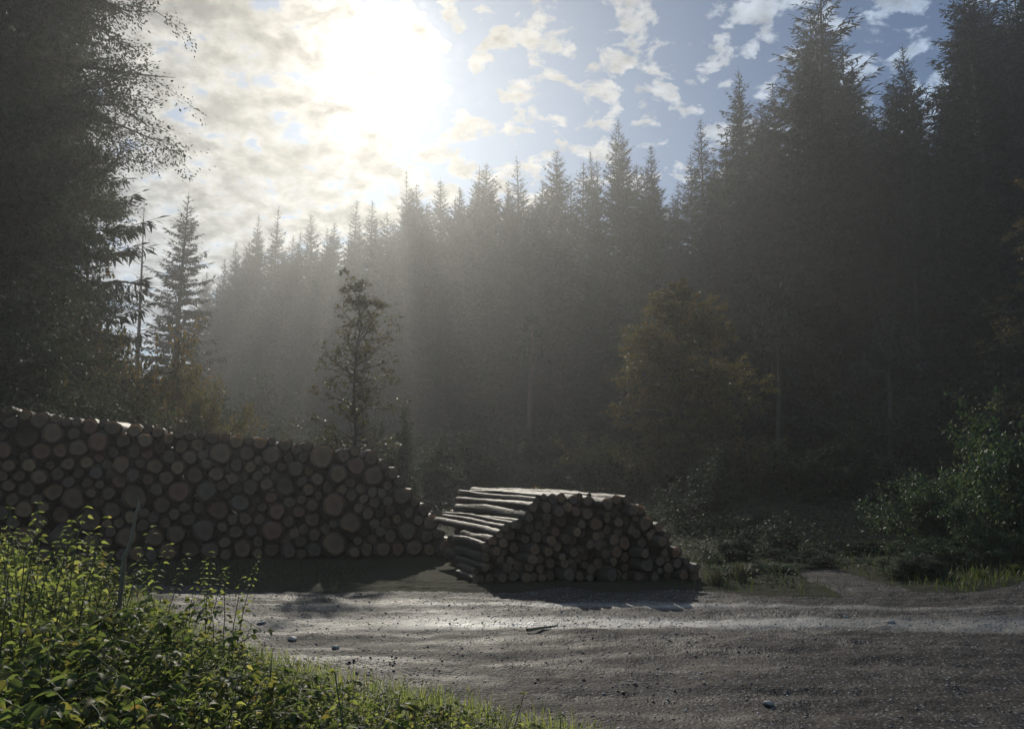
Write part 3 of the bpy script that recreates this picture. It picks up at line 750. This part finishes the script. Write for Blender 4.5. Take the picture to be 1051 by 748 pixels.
# shrubs
def shrub_variant(seed, mat, leaf, H=3.0, Rad=1.5, nst=9):
    r = np.random.default_rng(seed); w = Geo(); g = Geo(); P, D, L = [], [], []
    for q in range(nst):
        a = r.random() * 6.28; e = r.uniform(.75, 1.5); ln = H * r.uniform(.6, 1.05)
        d0 = np.array([math.cos(a) * math.cos(e), math.sin(a) * math.cos(e), math.sin(e)])
        s = np.linspace(0, 1, 7); Q = np.outer(s * ln, d0) + np.cumsum(r.normal(size=(7, 3)) * .03 * ln, 0) + [math.cos(a) * .15, math.sin(a) * .15, -.1]
        Q[:, 2] -= .15 * ln * s ** 2
        w.tube(Q, np.linspace(.03, .006, 7), 5, False)
        for z in range(19):
            u = r.uniform(.1, 1); b = np.array([np.interp(u, s, Q[:, c]) for c in range(3)])
            dd = unit(d0 * .4 + r.normal(size=3) * .75); l2 = Rad * r.uniform(.25, .6)
            w.tube(np.array([b, b + dd * l2]), [.009, .003], 3, False)
            m = r.integers(34, 70); v = r.uniform(.1, 1.05, m)[:, None]
            P.append(b + dd * l2 * v + r.normal(size=(m, 3)) * .09); D.append(dd * .5 + r.normal(size=(m, 3)) * .6 + [0, 0, -.2]); L.append(leaf * r.uniform(.6, 1.3, m))
    P = np.vstack(P); P[:, 2] = np.maximum(P[:, 2], .05); L = np.concatenate(L)
    small_leaves(P, np.vstack(D), L, L * .6, .2, g, r)
    return w.build('shrub_stems', M['bark'], True), g.build('shrub_foliage', M[mat])
SHB = {m: [shrub_variant(500 + 10 * i + k, m, lf) for k in range(3)] for i, (m, lf) in enumerate((('leaf_brown', .11), ('leaf_bush', .10), ('leaf_dark', .12), ('leaf_yellow', .11)))}
shrubs = [  # px centre, py top, depth, half width px, kind, label
    (25, 275, 24, 80, 'leaf_brown', 'tall russet shrub under the huge tree at the left edge'), (95, 295, 26, 75, 'leaf_brown', 'brown-leaved shrub right of the tall russet shrub, above the tall pile'),
    (150, 330, 25, 60, 'leaf_brown', 'olive brown shrub below the lone thin spruce'), (195, 365, 24, 40, 'leaf_yellow', 'small yellowish shrub ending the thicket above the tall pile'),
    (60, 365, 20.5, 70, 'leaf_dark', 'dark low shrub peering over the top of the tall pile'), (135, 395, 21, 55, 'leaf_bush', 'low green shrub just over the middle of the tall pile'),
    (-10, 340, 21, 70, 'leaf_brown', 'brown shrub cut by the left edge above the tall pile'),
    (318, 410, 21, 30, 'leaf_sapling', 'small sparse shrub beside the slender young tree'), (405, 440, 23, 32, 'leaf_dark', 'dim low shrub right of the slender young tree'),
    (445, 458, 26, 40, 'leaf_dark', 'dim shrub in the gap between the two woodpiles'), (500, 455, 30, 50, 'leaf_dark', 'dark shrub behind the left end of the low pole pile'),
    (560, 470, 33, 50, 'leaf_dark', 'dim shrub directly behind the top of the low pole pile'), (622, 430, 32, 50, 'leaf_yellow', 'olive shrub at the left foot of the yellowing tree'),
    (660, 440, 29, 55, 'leaf_dark', 'dark shrub under the yellowing tree'), (745, 430, 31, 60, 'leaf_yellow', 'olive shrub at the right foot of the yellowing tree'), (712, 500, 20, 50, 'leaf_dark', 'low dark shrub beyond the right end of the low pole pile'),
    (775, 520, 19, 45, 'leaf_dark', 'dark shrub in the gloom right of the low pole pile'), (815, 470, 27, 60, 'leaf_dark', 'dark tall shrub between the yellowing tree and the slim bare trunk'),
    (850, 545, 20, 45, 'leaf_bush', 'low green shrub above the start of the forest track'), (880, 490, 25, 50, 'leaf_dark', 'dark shrub behind the forest track'), (915, 530, 18, 35, 'leaf_bush', 'green shrub at the right side of the forest track'),
    (960, 470, 13.6, 62, 'leaf_bush', 'broad green bush at the road edge near the forest track'), (1008, 422, 13.4, 66, 'leaf_bush', 'tall green bush with pale leaf tips near the right edge'), (1054, 388, 12.8, 80, 'leaf_bush', 'tallest green bush cut by the right edge'),
    (935, 555, 12.4, 30, 'leaf_bush', 'small low bush at the corner of road and forest track'), (985, 545, 12.2, 40, 'leaf_bush', 'low bush in front of the broad green bush'), (1040, 520, 12.0, 45, 'leaf_bush', 'bush above the bright grass verge at the right edge'),
    (70, 300, 22.5, 90, 'leaf_brown', 'dense rust-brown shrub in the middle of the thicket over the tall pile'), (170, 372, 23, 55, 'leaf_brown', 'dense brown shrub at the right part of the thicket over the tall pile'), (115, 335, 28, 80, 'leaf_dark', 'dark shrub at the back of the thicket over the tall pile'),
    (150, 312, 27, 62, 'leaf_brown', 'tall hazy brown shrub climbing to the crown of the lone thin spruce'), (105, 285, 25, 60, 'leaf_yellow', 'tall yellow-brown shrub beside the dying spruce pole'), (192, 350, 28, 48, 'leaf_brown', 'brown shrub under the right side of the lone thin spruce'),
    (215, 395, 30, 50, 'leaf_dark', 'dim shrub filling the gap right of the thicket'), (20, 350, 30, 90, 'leaf_dark', 'dark shrub deep under the huge tree'),
    (752, 548, 14, 40, 'leaf_dark', 'dark low bush behind the dry grass tufts'), (798, 540, 15, 42, 'leaf_dark', 'dark low bush between the dry grass tufts and the forest track'), (840, 556, 15.5, 36, 'leaf_bush', 'small green bush at the far end of the forest track'), (892, 552, 14.5, 34, 'leaf_dark', 'dark low bush right of the far end of the forest track'),
    (745, 575, 12.3, 30, 'leaf_bush', 'little leafy plant clump at the right foot of the low pole pile'), (772, 578, 12.6, 32, 'leaf_dark', 'knee-high dark bush beside the taller dry grass tuft'), (808, 572, 12.8, 34, 'leaf_bush', 'knee-high green bush at the left corner of the forest track'),
    (832, 560, 13.4, 34, 'leaf_dark', 'knee-high dark bush on the left side of the forest track'), (925, 572, 11.9, 30, 'leaf_bush', 'knee-high bush on the right corner of the forest track'), (955, 562, 11.7, 34, 'leaf_dark', 'dark knee-high bush before the broad green bush'), (890, 575, 13.6, 26, 'leaf_dark', 'dark tuft of twigs closing the forest track'),
    (728, 470, 21, 50, 'leaf_dark', 'dark shrub below the yellowing tree'), (860, 440, 24, 60, 'leaf_dark', 'dark shrub around the foot of the slim bare trunk'),
    (930, 390, 31, 70, 'leaf_dark', 'dark tall shrub behind the green bushes'), (1010, 350, 30, 70, 'leaf_dark', 'dark tall shrub before the spruces at the right'), (570, 420, 44, 60, 'leaf_dark', 'dim far shrub at the foot of the forest behind the slim reddish trunk'),
    (480, 430, 46, 70, 'leaf_dark', 'dim far shrub at the foot of the forest between the woodpiles'), (240, 400, 45, 70, 'leaf_dark', 'hazy shrub at the foot of the far spruces left'), (290, 420, 40, 60, 'leaf_dark', 'hazy shrub left of the slender young tree')]
SHB['leaf_sapling'] = [shrub_variant(590, 'leaf_sapling', .09, nst=5)]
r = np.random.default_rng(31)
for i, (px, py, D, hw, kind, lb) in enumerate(shrubs):
    p = at_depth(px, py, D); z = tz(p[0], D); H = (p[2] - z) / 2.95; W = hw / FPX * D / 1.55
    st_, fo_ = SHB[kind][r.integers(len(SHB[kind]))]
    place_tree('shrub', st_, fo_, p[0], D, (W, W * .9, H), r.random() * 6.28, lb, 'shrub', 'shrubs along the forest edge', 'stems', 'foliage', 0)

# ------------------------------------------------------------------ grass and herbs
def grass_blades(P, h, g, r, lean=.5, w=.006):
    n = len(P); a = r.random(n) * 6.28; d = np.stack([np.cos(a), np.sin(a), 0 * a], -1); sd = np.stack([-np.sin(a), np.cos(a), 0 * a], -1)
    h = np.broadcast_to(h, (n,))[:, None]; ln = r.random((n, 1)) * lean; up = np.array([0, 0, 1.0])
    q = [P, P + up * h * .5 + d * h * ln * .25, P + up * h * .85 + d * h * ln * .7, P + up * h * (1 - .3 * ln) + d * h * ln * 1.2]
    V = np.stack([q[0] - sd * w, q[0] + sd * w, q[1] - sd * w, q[1] + sd * w, q[2] - sd * w * .6, q[2] + sd * w * .6, q[3]], 1).reshape(-1, 3)
    b = np.arange(n)[:, None] * 7
    g.add(V, b + [4, 5, 6], np.concatenate([b + [0, 1, 3, 2], b + [2, 3, 5, 4]]))
ENV = np.array([(-60, 520), (0, 524), (60, 533), (100, 556), (125, 585), (150, 604), (200, 640), (235, 652), (280, 672), (330, 690), (400, 712), (440, 712), (500, 728), (560, 748), (640, 790), (760, 900)])
def env_z(x, y):
    """height limit so that plants keep the outline of the verge"""
    px = CX + FPX * (x / y)          # close enough for small pitch
    py = np.interp(px, ENV[:, 0], ENV[:, 1])
    d = ray(px, py); return EYE[2] + d[2] * y
def nettle(seed, H=1.0, mat='leaf_front', leaf=.075, nst=3, spread=.10):
    r = np.random.default_rng(seed); w = Geo(); g = Geo()
    for q in range(nst):
        a = r.random() * 6.28; L = H * r.uniform(.75, 1.03); ln = r.uniform(.02, .22)
        s = np.linspace(0, 1, 8)
        Q = np.stack([math.cos(a) * (spread * (q > 0) + ln * s ** 2 * L), math.sin(a) * (spread * (q > 0) + ln * s ** 2 * L), s * L], -1) + np.cumsum(r.normal(size=(8, 3)) * .006, 0); Q[0, 2] = -.05
        w.tube(Q, np.linspace(.0055, .002, 8), 5)
        nn = int(L / .040)
        for z in range(2, nn):
            u = z / nn; b = np.array([np.interp(u, s, Q[:, c]) for c in range(3)])
            az = (z % 2) * math.pi / 2 + r.normal() * .25; sz = leaf * (1.15 - .65 * u ** 3) * r.uniform(.75, 1.2) * (.75 + .25 * min(1, u * 3))
            for sg in (0, math.pi):
                if r.random() < .08: continue
                dd = np.array([math.cos(az + sg), math.sin(az + sg), r.uniform(-.25, .35)])
                big_leaves(np.array([b + dd * .012]), np.array([dd]), sz, sz * .58, g, r, r.uniform(.15, .6))
        b = Q[-1]
        for z in range(5):
            dd = np.array([math.cos(z * 1.3), math.sin(z * 1.3), r.uniform(0, .7)])
            big_leaves(np.array([b]), np.array([dd]), leaf * .5, leaf * .3, g, r, .4)
    return w.build('herb_stem', M['stem'], True), g.build('herb_leaves', M[mat])
def bramble(seed, mat='leaf_bramble', leaf=.048):
    r = np.random.default_rng(seed); w = Geo(); g = Geo()
    for q in range(7):
        a = r.random() * 6.28; L = r.uniform(.6, 1.1); s = np.linspace(0, 1, 9); arch = r.uniform(.25, .6)
        Q = np.stack([math.cos(a) * L * arch * s, math.sin(a) * L * arch * s, L * (s - .38 * s ** 2.2)], -1) + np.cumsum(r.normal(size=(9, 3)) * .008, 0); Q[0, 2] = -.05
        w.tube(Q, np.linspace(.006, .002, 9), 5)
        for z in range(32):
            u = r.uniform(.12, 1); b = np.array([np.interp(u, s, Q[:, c]) for c in range(3)])
            az = r.random() * 6.28; pe = np.array([math.cos(az), math.sin(az), r.uniform(-.1, .6)]); tip = b + pe * r.uniform(.04, .10)
            w.tube(np.array([b, tip]), [.002, .0013], 3, False)
            for o in (-1.0, 0, 1.0):
                dd = np.array([math.cos(az + o), math.sin(az + o), r.uniform(-.3, .3)]); sz = leaf * r.uniform(.7, 1.25)
                big_leaves(np.array([tip]), np.array([dd]), sz, sz * .62, g, r, .35)
    return w.build('bramble_stem', M['stem'], True), g.build('bramble_leaves', M[mat])
NET = [nettle(600 + k, 1.0, 'leaf_front', [.048, .054, .044, .052, .046][k], [5, 4, 6, 5, 4][k], .15) for k in range(5)]
BRA = [bramble(650 + k) for k in range(4)]
r = np.random.default_rng(91)
def herb(kind, x, y, top, lb, grp, wid=None, name=None, cat=None):
    z = tz(x, y); H = top - z
    st_, lf_ = (NET if kind == 'n' else BRA)[r.integers(5 if kind == 'n' else 4)]
    sc = H / (1.0 if kind == 'n' else .80); ws = wid or min(1.15, max(.62, sc * 1.0))
    return place_tree(name or ('nettle' if kind == 'n' else 'bramble'), st_, lf_, x, y, (ws, ws, sc), r.random() * 6.28, lb, cat or ('nettle' if kind == 'n' else 'bramble'), grp, 'stem', 'leaves', 0)
special = [(22, 521, 3.9, 'tall nettle at the left edge, its drooping tip above the others'), (62, 530, 4.1, 'tall nettle in front of the tall pile, second tip from the left edge'), (88, 546, 4.3, 'nettle tip just right of the two tallest ones'),
           (112, 560, 4.7, 'nettle leaning right at the end of the thick clump'), (140, 575, 5.6, 'thin nettle at the foot of the pale dead stalk'), (193, 569, 5.9, 'drooping nettle top hanging over the road, left one of the tall pair'),
           (226, 563, 6.0, 'drooping nettle top before the dark shade of the pile, right one of the tall pair')]
for px, py, D, lb in special:
    p = at_depth(px, py, D); herb('n', p[0], D, p[2] + .02, lb, 'single tall nettles', 1.0)
n_gl = 'green nettle in the thick clump on the verge'; b_gl = 'bramble tangle low on the verge among the nettles'; e_gl = 'short nettle near the verge edge beside the road'
cnt = 0; tries = 0; pts = []
while cnt < 150 and tries < 6000:
    tries += 1
    y = 1.7 + 5.6 * r.random() ** 1.2; x = r.uniform(-.72, .16) * y - .1
    s = float(verge_s(np.array([x]), np.array([y]))[0])
    if s < .15 or any((x - a) ** 2 + (y - b) ** 2 < (.16 + .025 * y) ** 2 for a, b in pts): continue
    z = tz(x, y); lim = env_z(x, y) - z
    h = min(lim + r.normal() * .02 - .02, r.uniform(.55, 1.0))
    if h < .10: continue
    pts.append((x, y)); cnt += 1
    if s < .7: h = min(h, r.uniform(.15, .38))
    if h < .40: herb('b', x, y, z + h, b_gl, 'brambles on the verge', max(.45, h * 1.2))
    elif r.random() < .5: herb('b', x, y, z + h * .9, b_gl, 'brambles on the verge')
    else: herb('n', x, y, z + h, n_gl, 'nettles in the thick clump')
print('herbs', cnt, tries)
# pale dead stalk before the pile
p0 = at_depth(122, 580, 5.2); p1 = at_depth(146, 517, 5.2)
t = np.linspace(0, 1, 8)[:, None]; P = p0 * (1 - t) + p1 * t; P[:, 0] += .02 * np.sin(t[:, 0] * 5); P[0, 2] = tz(P[0, 0], 5.2) - .05
g = Geo(); g.tube(P - P[0], np.linspace(.016, .008, 8), 6)
for k in range(3, 8): g.tube(np.array([P[k] - P[0], P[k] - P[0] + [r.normal() * .05, r.normal() * .05, .05]]), [.005, .002], 4)
o = link('dead_stalk', g.build('dead_stalk', M['deadstem'], True)); o.location = P[0]; tag(o, 'pale dead stalk leaning to the right in front of the tall pile', 'dead stalk')

# ground cover on the verge and grass at the road edges: nobody could count it
def ground_cover():
    r = np.random.default_rng(15); g = Geo(); n = 95000
    y = 1.5 + 10 * r.random(n) ** 1.5; x = r.uniform(-.78, .35, n) * y
    s = verge_s(x, y); k = (s > .02 + .25 * (vnoise(x * 3, y * 3) + .3)) & (r.random(n) < .95)
    x, y, s = x[k], y[k], s[k]; z = terrain(x, y)
    hh = np.minimum(.05 + .22 * sst(0, 1.0, s) , .26) * r.random(len(x))
    P = np.stack([x, y, z + hh], -1)
    D = r.normal(size=(len(x), 3)) * [1, 1, .5] + [0, 0, -.25]
    L = r.uniform(.014, .040, len(x)) * (.8 + .05 * y)
    big_leaves(P, D, L, L * .65, g, r, .3, tilt=1.0)
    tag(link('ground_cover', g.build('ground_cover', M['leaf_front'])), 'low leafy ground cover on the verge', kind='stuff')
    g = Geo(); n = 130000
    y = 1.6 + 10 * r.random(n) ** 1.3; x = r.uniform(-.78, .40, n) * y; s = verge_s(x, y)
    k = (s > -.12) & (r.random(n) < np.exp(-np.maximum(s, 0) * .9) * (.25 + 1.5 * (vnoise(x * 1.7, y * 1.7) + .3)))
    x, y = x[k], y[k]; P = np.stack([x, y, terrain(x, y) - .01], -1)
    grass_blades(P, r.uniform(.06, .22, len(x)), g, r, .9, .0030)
    tag(link('verge_grass', g.build('verge_grass', M['verge_grass'])), 'short grass along the near verge, sunlight put into its colour', kind='stuff'); g = Geo()
    # grass of the right verge and around the track
    n = 16000; x = r.uniform(2.0, 13, n); y = r.uniform(9.6, 16, n)
    k = ~on_road(x, y) & (y > far_edge(x) - .1) & (r.random(n) < .12 + .8 * sst(5.2, 6.2, x) * (y < 12)); x, y = x[k], y[k]
    grass_blades(np.stack([x, y, terrain(x, y) - .01], -1), r.uniform(.06, .2, len(x)), g, r, .8, .005)
    n = 9000; x = r.uniform(-9, 3.2, n); y = r.uniform(10.8, 13.5, n); k = (y > far_edge(x) - .1) & (x < -2.2) & (r.random(n) < .25); x, y = x[k], y[k]
    grass_blades(np.stack([x, y, terrain(x, y) - .01], -1), r.uniform(.04, .12, len(x)), g, r, .9, .005)
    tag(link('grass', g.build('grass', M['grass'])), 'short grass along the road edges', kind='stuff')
    g = Geo(); n = 110000; x = r.uniform(-24, 22, n); y = 11.2 + 29 * r.random(n) ** 1.3; z = terrain(x, y)
    k = ~((x > 4.0) & (x < 5.3) & (y < 13.5)) & ~((x < 2.9) & (y < 19)) & ~((x > 5.2) & (y < 11.8)); x, y, z = x[k], y[k], z[k]
    L = r.uniform(.045, .10, len(x)); small_leaves(np.stack([x, y, z + r.random(len(x)) * (.15 + .5 * sst(11, 15, y))], -1), r.normal(size=(len(x), 3)) * [1, 1, .5], L, L * .5, .2, g, r)
    tag(link('undergrowth', g.build('undergrowth', M['leaf_dark'])), 'dark low undergrowth on the forest floor', kind='stuff')
ground_cover()
def tuft(x, y, H, n, lb, mat):
    r = np.random.default_rng(int(abs(x * 100 + y * 10))); g = Geo()
    P = np.stack([r.normal(size=n) * .16 * H, r.normal(size=n) * .16 * H, np.zeros(n) - .02], -1)
    grass_blades(P, r.uniform(.45, 1, n) * H, g, r, 1.0, .005)
    o = link('grass_tuft', g.build('grass_tuft', M[mat])); o.location = (x, y, tz(x, y)); tag(o, lb, 'grass tuft', 'grass tufts')
for px, D, H, n, lb, mt in [(733, 11.2, .30, 160, 'pale dry grass tuft at the right end of the low pole pile', 'grass_dry'), (757, 11.6, .34, 130, 'taller dry grass tuft beside the right end of the low pole pile', 'grass_dry'),
                        (1000, 11.2, .16, 240, 'bright grass tuft below the bushes at the road edge', 'grass'), (1035, 11.2, .18, 240, 'bright grass tuft at the right edge of the road', 'grass')]:
    p = at_depth(px, 500, D); tuft(p[0], D, H, n, lb, mt)
# seedling with yellow leaves growing on top of the low pile
p = at_depth(553, 508, 14.0)
g = Geo(); w = Geo()
for k in range(3):
    a = k * 2.1; Q = np.array([[0, 0, -.05], [math.cos(a) * .05, math.sin(a) * .05, .12], [math.cos(a) * .12, math.sin(a) * .12, .24]]); w.tube(Q, [.006, .004, .002], 4)
    big_leaves(Q[[1, 2, 2, 2]], rng.normal(size=(4, 3)), .09, .06, g, rng)
o = place_tree('seedling', w.build('seedling_stem', M['stem']), g.build('seedling_leaves', M['leaf_yellow']), 0, 0, 1, 0, 'little yellow-leaved seedling sprouting behind the top poles of the low pile', 'seedling', None, 'stem', 'leaves')
o.location = (p[0], p[1], p[2] - .12)

# ------------------------------------------------------------------ haze
def haze():
    x0, x1, y0, y1, z0, z1_ = -150, 150, -40, 128, -1.6, ZTOP
    V = [(x, y, z) for z in (z0, z1_) for y in (y0, y1) for x in (x0, x1)]
    F = np.array([(0, 2, 3, 1), (4, 5, 7, 6), (0, 1, 5, 4), (2, 6, 7, 3), (0, 4, 6, 2), (1, 3, 7, 5)])
    m, nt = newmat('haze')
    v = nd(nt, 'VolumePrincipled', {'Color': (.90, .93, .95, 1), 'Density': HAZE_DENS, 'Anisotropy': HAZE_G})
    nt.links.new(v.outputs[0], nd(nt, 'OutputMaterial').inputs['Volume'])
    o = link('haze', mesh('haze', V, F, m)); tag(o, 'morning haze in the clearing', kind='stuff')
ZTOP = 39.0
HAZE_DENS, HAZE_G = .00165, .71
haze()

# ------------------------------------------------------------------ sky, sun, camera
def world():
    w = bpy.data.worlds.new('World'); SC.world = w; w.use_nodes = True
    nt = w.node_tree; nt.nodes.clear()
    sky_ = nd(nt, 'TexSky', sky_type='NISHITA', sun_disc=False, sun_elevation=SUN_EL, sun_rotation=SUN_AZ, altitude=400, air_density=1.0, dust_density=.6, ozone_density=1.2)
    tc = nd(nt, 'TexCoord'); dirn = nd(nt, 'VectorMath', {0: tc.outputs['Generated']}, operation='NORMALIZE').outputs[0]
    sx = nd(nt, 'SeparateXYZ', {0: dirn})
    zz = mathn(nt, 'MAXIMUM', mathn(nt, 'ADD', sx.outputs[2], .28), .05)
    pc = nd(nt, 'CombineXYZ', {0: mathn(nt, 'DIVIDE', sx.outputs[0], zz), 1: mathn(nt, 'DIVIDE', sx.outputs[1], zz), 2: 0.0}).outputs[0]
    n1 = nd(nt, 'TexNoise', {'Vector': pc, 'Scale': 14.0, 'Detail': 9, 'Roughness': .57, 'Distortion': .25})
    n2 = nd(nt, 'TexNoise', {'Vector': pc, 'Scale': 2.4, 'Detail': 3, 'Roughness': .5})
    mp = nd(nt, 'Mapping', {'Vector': pc, 'Location': (3.1, 1.7, 0)})
    n3 = nd(nt, 'TexNoise', {'Vector': mp.outputs[0], 'Scale': 20.0, 'Detail': 8, 'Roughness': .62})
    cosg = nd(nt, 'VectorMath', {0: dirn, 1: tuple(SUN_DIR)}, operation='DOT_PRODUCT').outputs['Value']
    gam = mathn(nt, 'ARCCOSINE', mathn(nt, 'MINIMUM', cosg, .99999))           # angle to the sun, frayed by the clouds it shines through
    gam = mathn(nt, 'ADD', gam, mathn(nt, 'MULTIPLY_ADD', n1.outputs[0], .16, -.08))
    # cover: closed cloud deck on the left, single puffs on the right
    azl = mathn(nt, 'SUBTRACT', mathn(nt, 'ARCTAN2', sx.outputs[0], sx.outputs[1]), SUN_AZ)
    left = ramp(nt, mathn(nt, 'MULTIPLY_ADD', azl, 1.0, .5), [(.30, 1.0), (.47, .85), (.60, .25), (.72, .08), (1.0, .22)])
    cov = mathn(nt, 'ADD', mathn(nt, 'MULTIPLY_ADD', left, .17, .0), mathn(nt, 'MULTIPLY_ADD', n2.outputs[0], .34, -.17))
    d = mathn(nt, 'ADD', n1.outputs[0], cov)
    mask = ramp(nt, d, [(.53, 0.0), (.595, .75), (.68, 1.0)])
    thick = ramp(nt, mathn(nt, 'ADD', n3.outputs[0], mathn(nt, 'MULTIPLY', cov, .4)), [(.36, 1.3), (.52, 1.0), (.70, .62)])
    thick = mathn(nt, 'MULTIPLY', thick, ramp(nt, d, [(.56, 1.2), (.66, 1.05), (.82, .58)]))
    def gl(width, amp):
        q = mathn(nt, 'DIVIDE', gam, width)
        return mathn(nt, 'MULTIPLY', mathn(nt, 'EXPONENT', mathn(nt, 'MULTIPLY', mathn(nt, 'MULTIPLY', q, q), -1.0)), amp)
    near = mathn(nt, 'ADD', gl(.068, CL_NEAR), gl(.30, CL_MID))
    lum = mathn(nt, 'MULTIPLY', mathn(nt, 'ADD', near, mathn(nt, 'SUBTRACT', CL_BASE, gl(.34, 1.6))), thick)
    warm = gl(.55, 1.0)
    ctint = mixc(nt, warm, (.55, .83, 1.24), (1.0, .915, .76))
    ccol = mixc(nt, 1.0, ctint, nd(nt, 'CombineColor', {0: lum, 1: lum, 2: lum}).outputs[0], 'MULTIPLY')
    skc = nd(nt, 'VectorMath', {0: sky_.outputs[0], 'Scale': SKY_GAIN}, operation='SCALE').outputs[0]
    skc = mixc(nt, 1.0, skc, (.80, .98, 1.17), 'MULTIPLY')
    aur = mathn(nt, 'ADD', gl(.05, AUR_NEAR), gl(.17, AUR_MID))
    auc = nd(nt, 'CombineColor', {0: aur, 1: mathn(nt, 'MULTIPLY', aur, .97), 2: mathn(nt, 'MULTIPLY', aur, .9)}).outputs[0]
    skc = mixc(nt, 1.0, skc, auc, 'ADD')
    col = mixc(nt, mask, skc, ccol)
    bg = nd(nt, 'Background', {'Color': col, 'Strength': .1})
    nt.links.new(bg.outputs[0], nd(nt, 'OutputWorld').inputs[0])
    w.cycles.sampling_method = 'MANUAL'; w.cycles.sample_map_resolution = 512
CL_NEAR, CL_MID, CL_BASE, AUR_NEAR, AUR_MID, SKY_GAIN = 15.0, .7, 5.8, 6.0, .05, .46
world()
sun = bpy.data.lights.new('sun', 'SUN'); sun.energy = 3.2; sun.angle = R(.53); sun.color = (1.0, .925, .79)
so = link('sun', sun); so.rotation_mode = 'QUATERNION'; so.rotation_quaternion = Vector(-SUN_DIR).to_track_quat('-Z', 'Y'); so.location = (-10, 60, 60)
cam = bpy.data.cameras.new('camera'); cam.sensor_width = 36; cam.lens = 36 * FPX / 1051; cam.clip_start = .05; cam.clip_end = 2000
co = link('camera', cam); co.location = EYE; co.rotation_euler = (R(90) + PITCH, 0, 0); SC.camera = co
SC.render.resolution_x, SC.render.resolution_y = 1024, 728
SC.render.engine = 'CYCLES'
cy = SC.cycles
cy.use_denoising = True; cy.denoiser = 'OPENIMAGEDENOISE'
cy.max_bounces = 6; cy.diffuse_bounces = 2; cy.glossy_bounces = 2; cy.transmission_bounces = 3; cy.transparent_max_bounces = 4; cy.volume_bounces = 0
cy.sample_clamp_indirect = 4; cy.use_adaptive_sampling = True; cy.adaptive_threshold = .015
SC.view_settings.view_transform = 'Standard'; SC.view_settings.look = 'None'; SC.view_settings.exposure = 0; SC.view_settings.gamma = 1
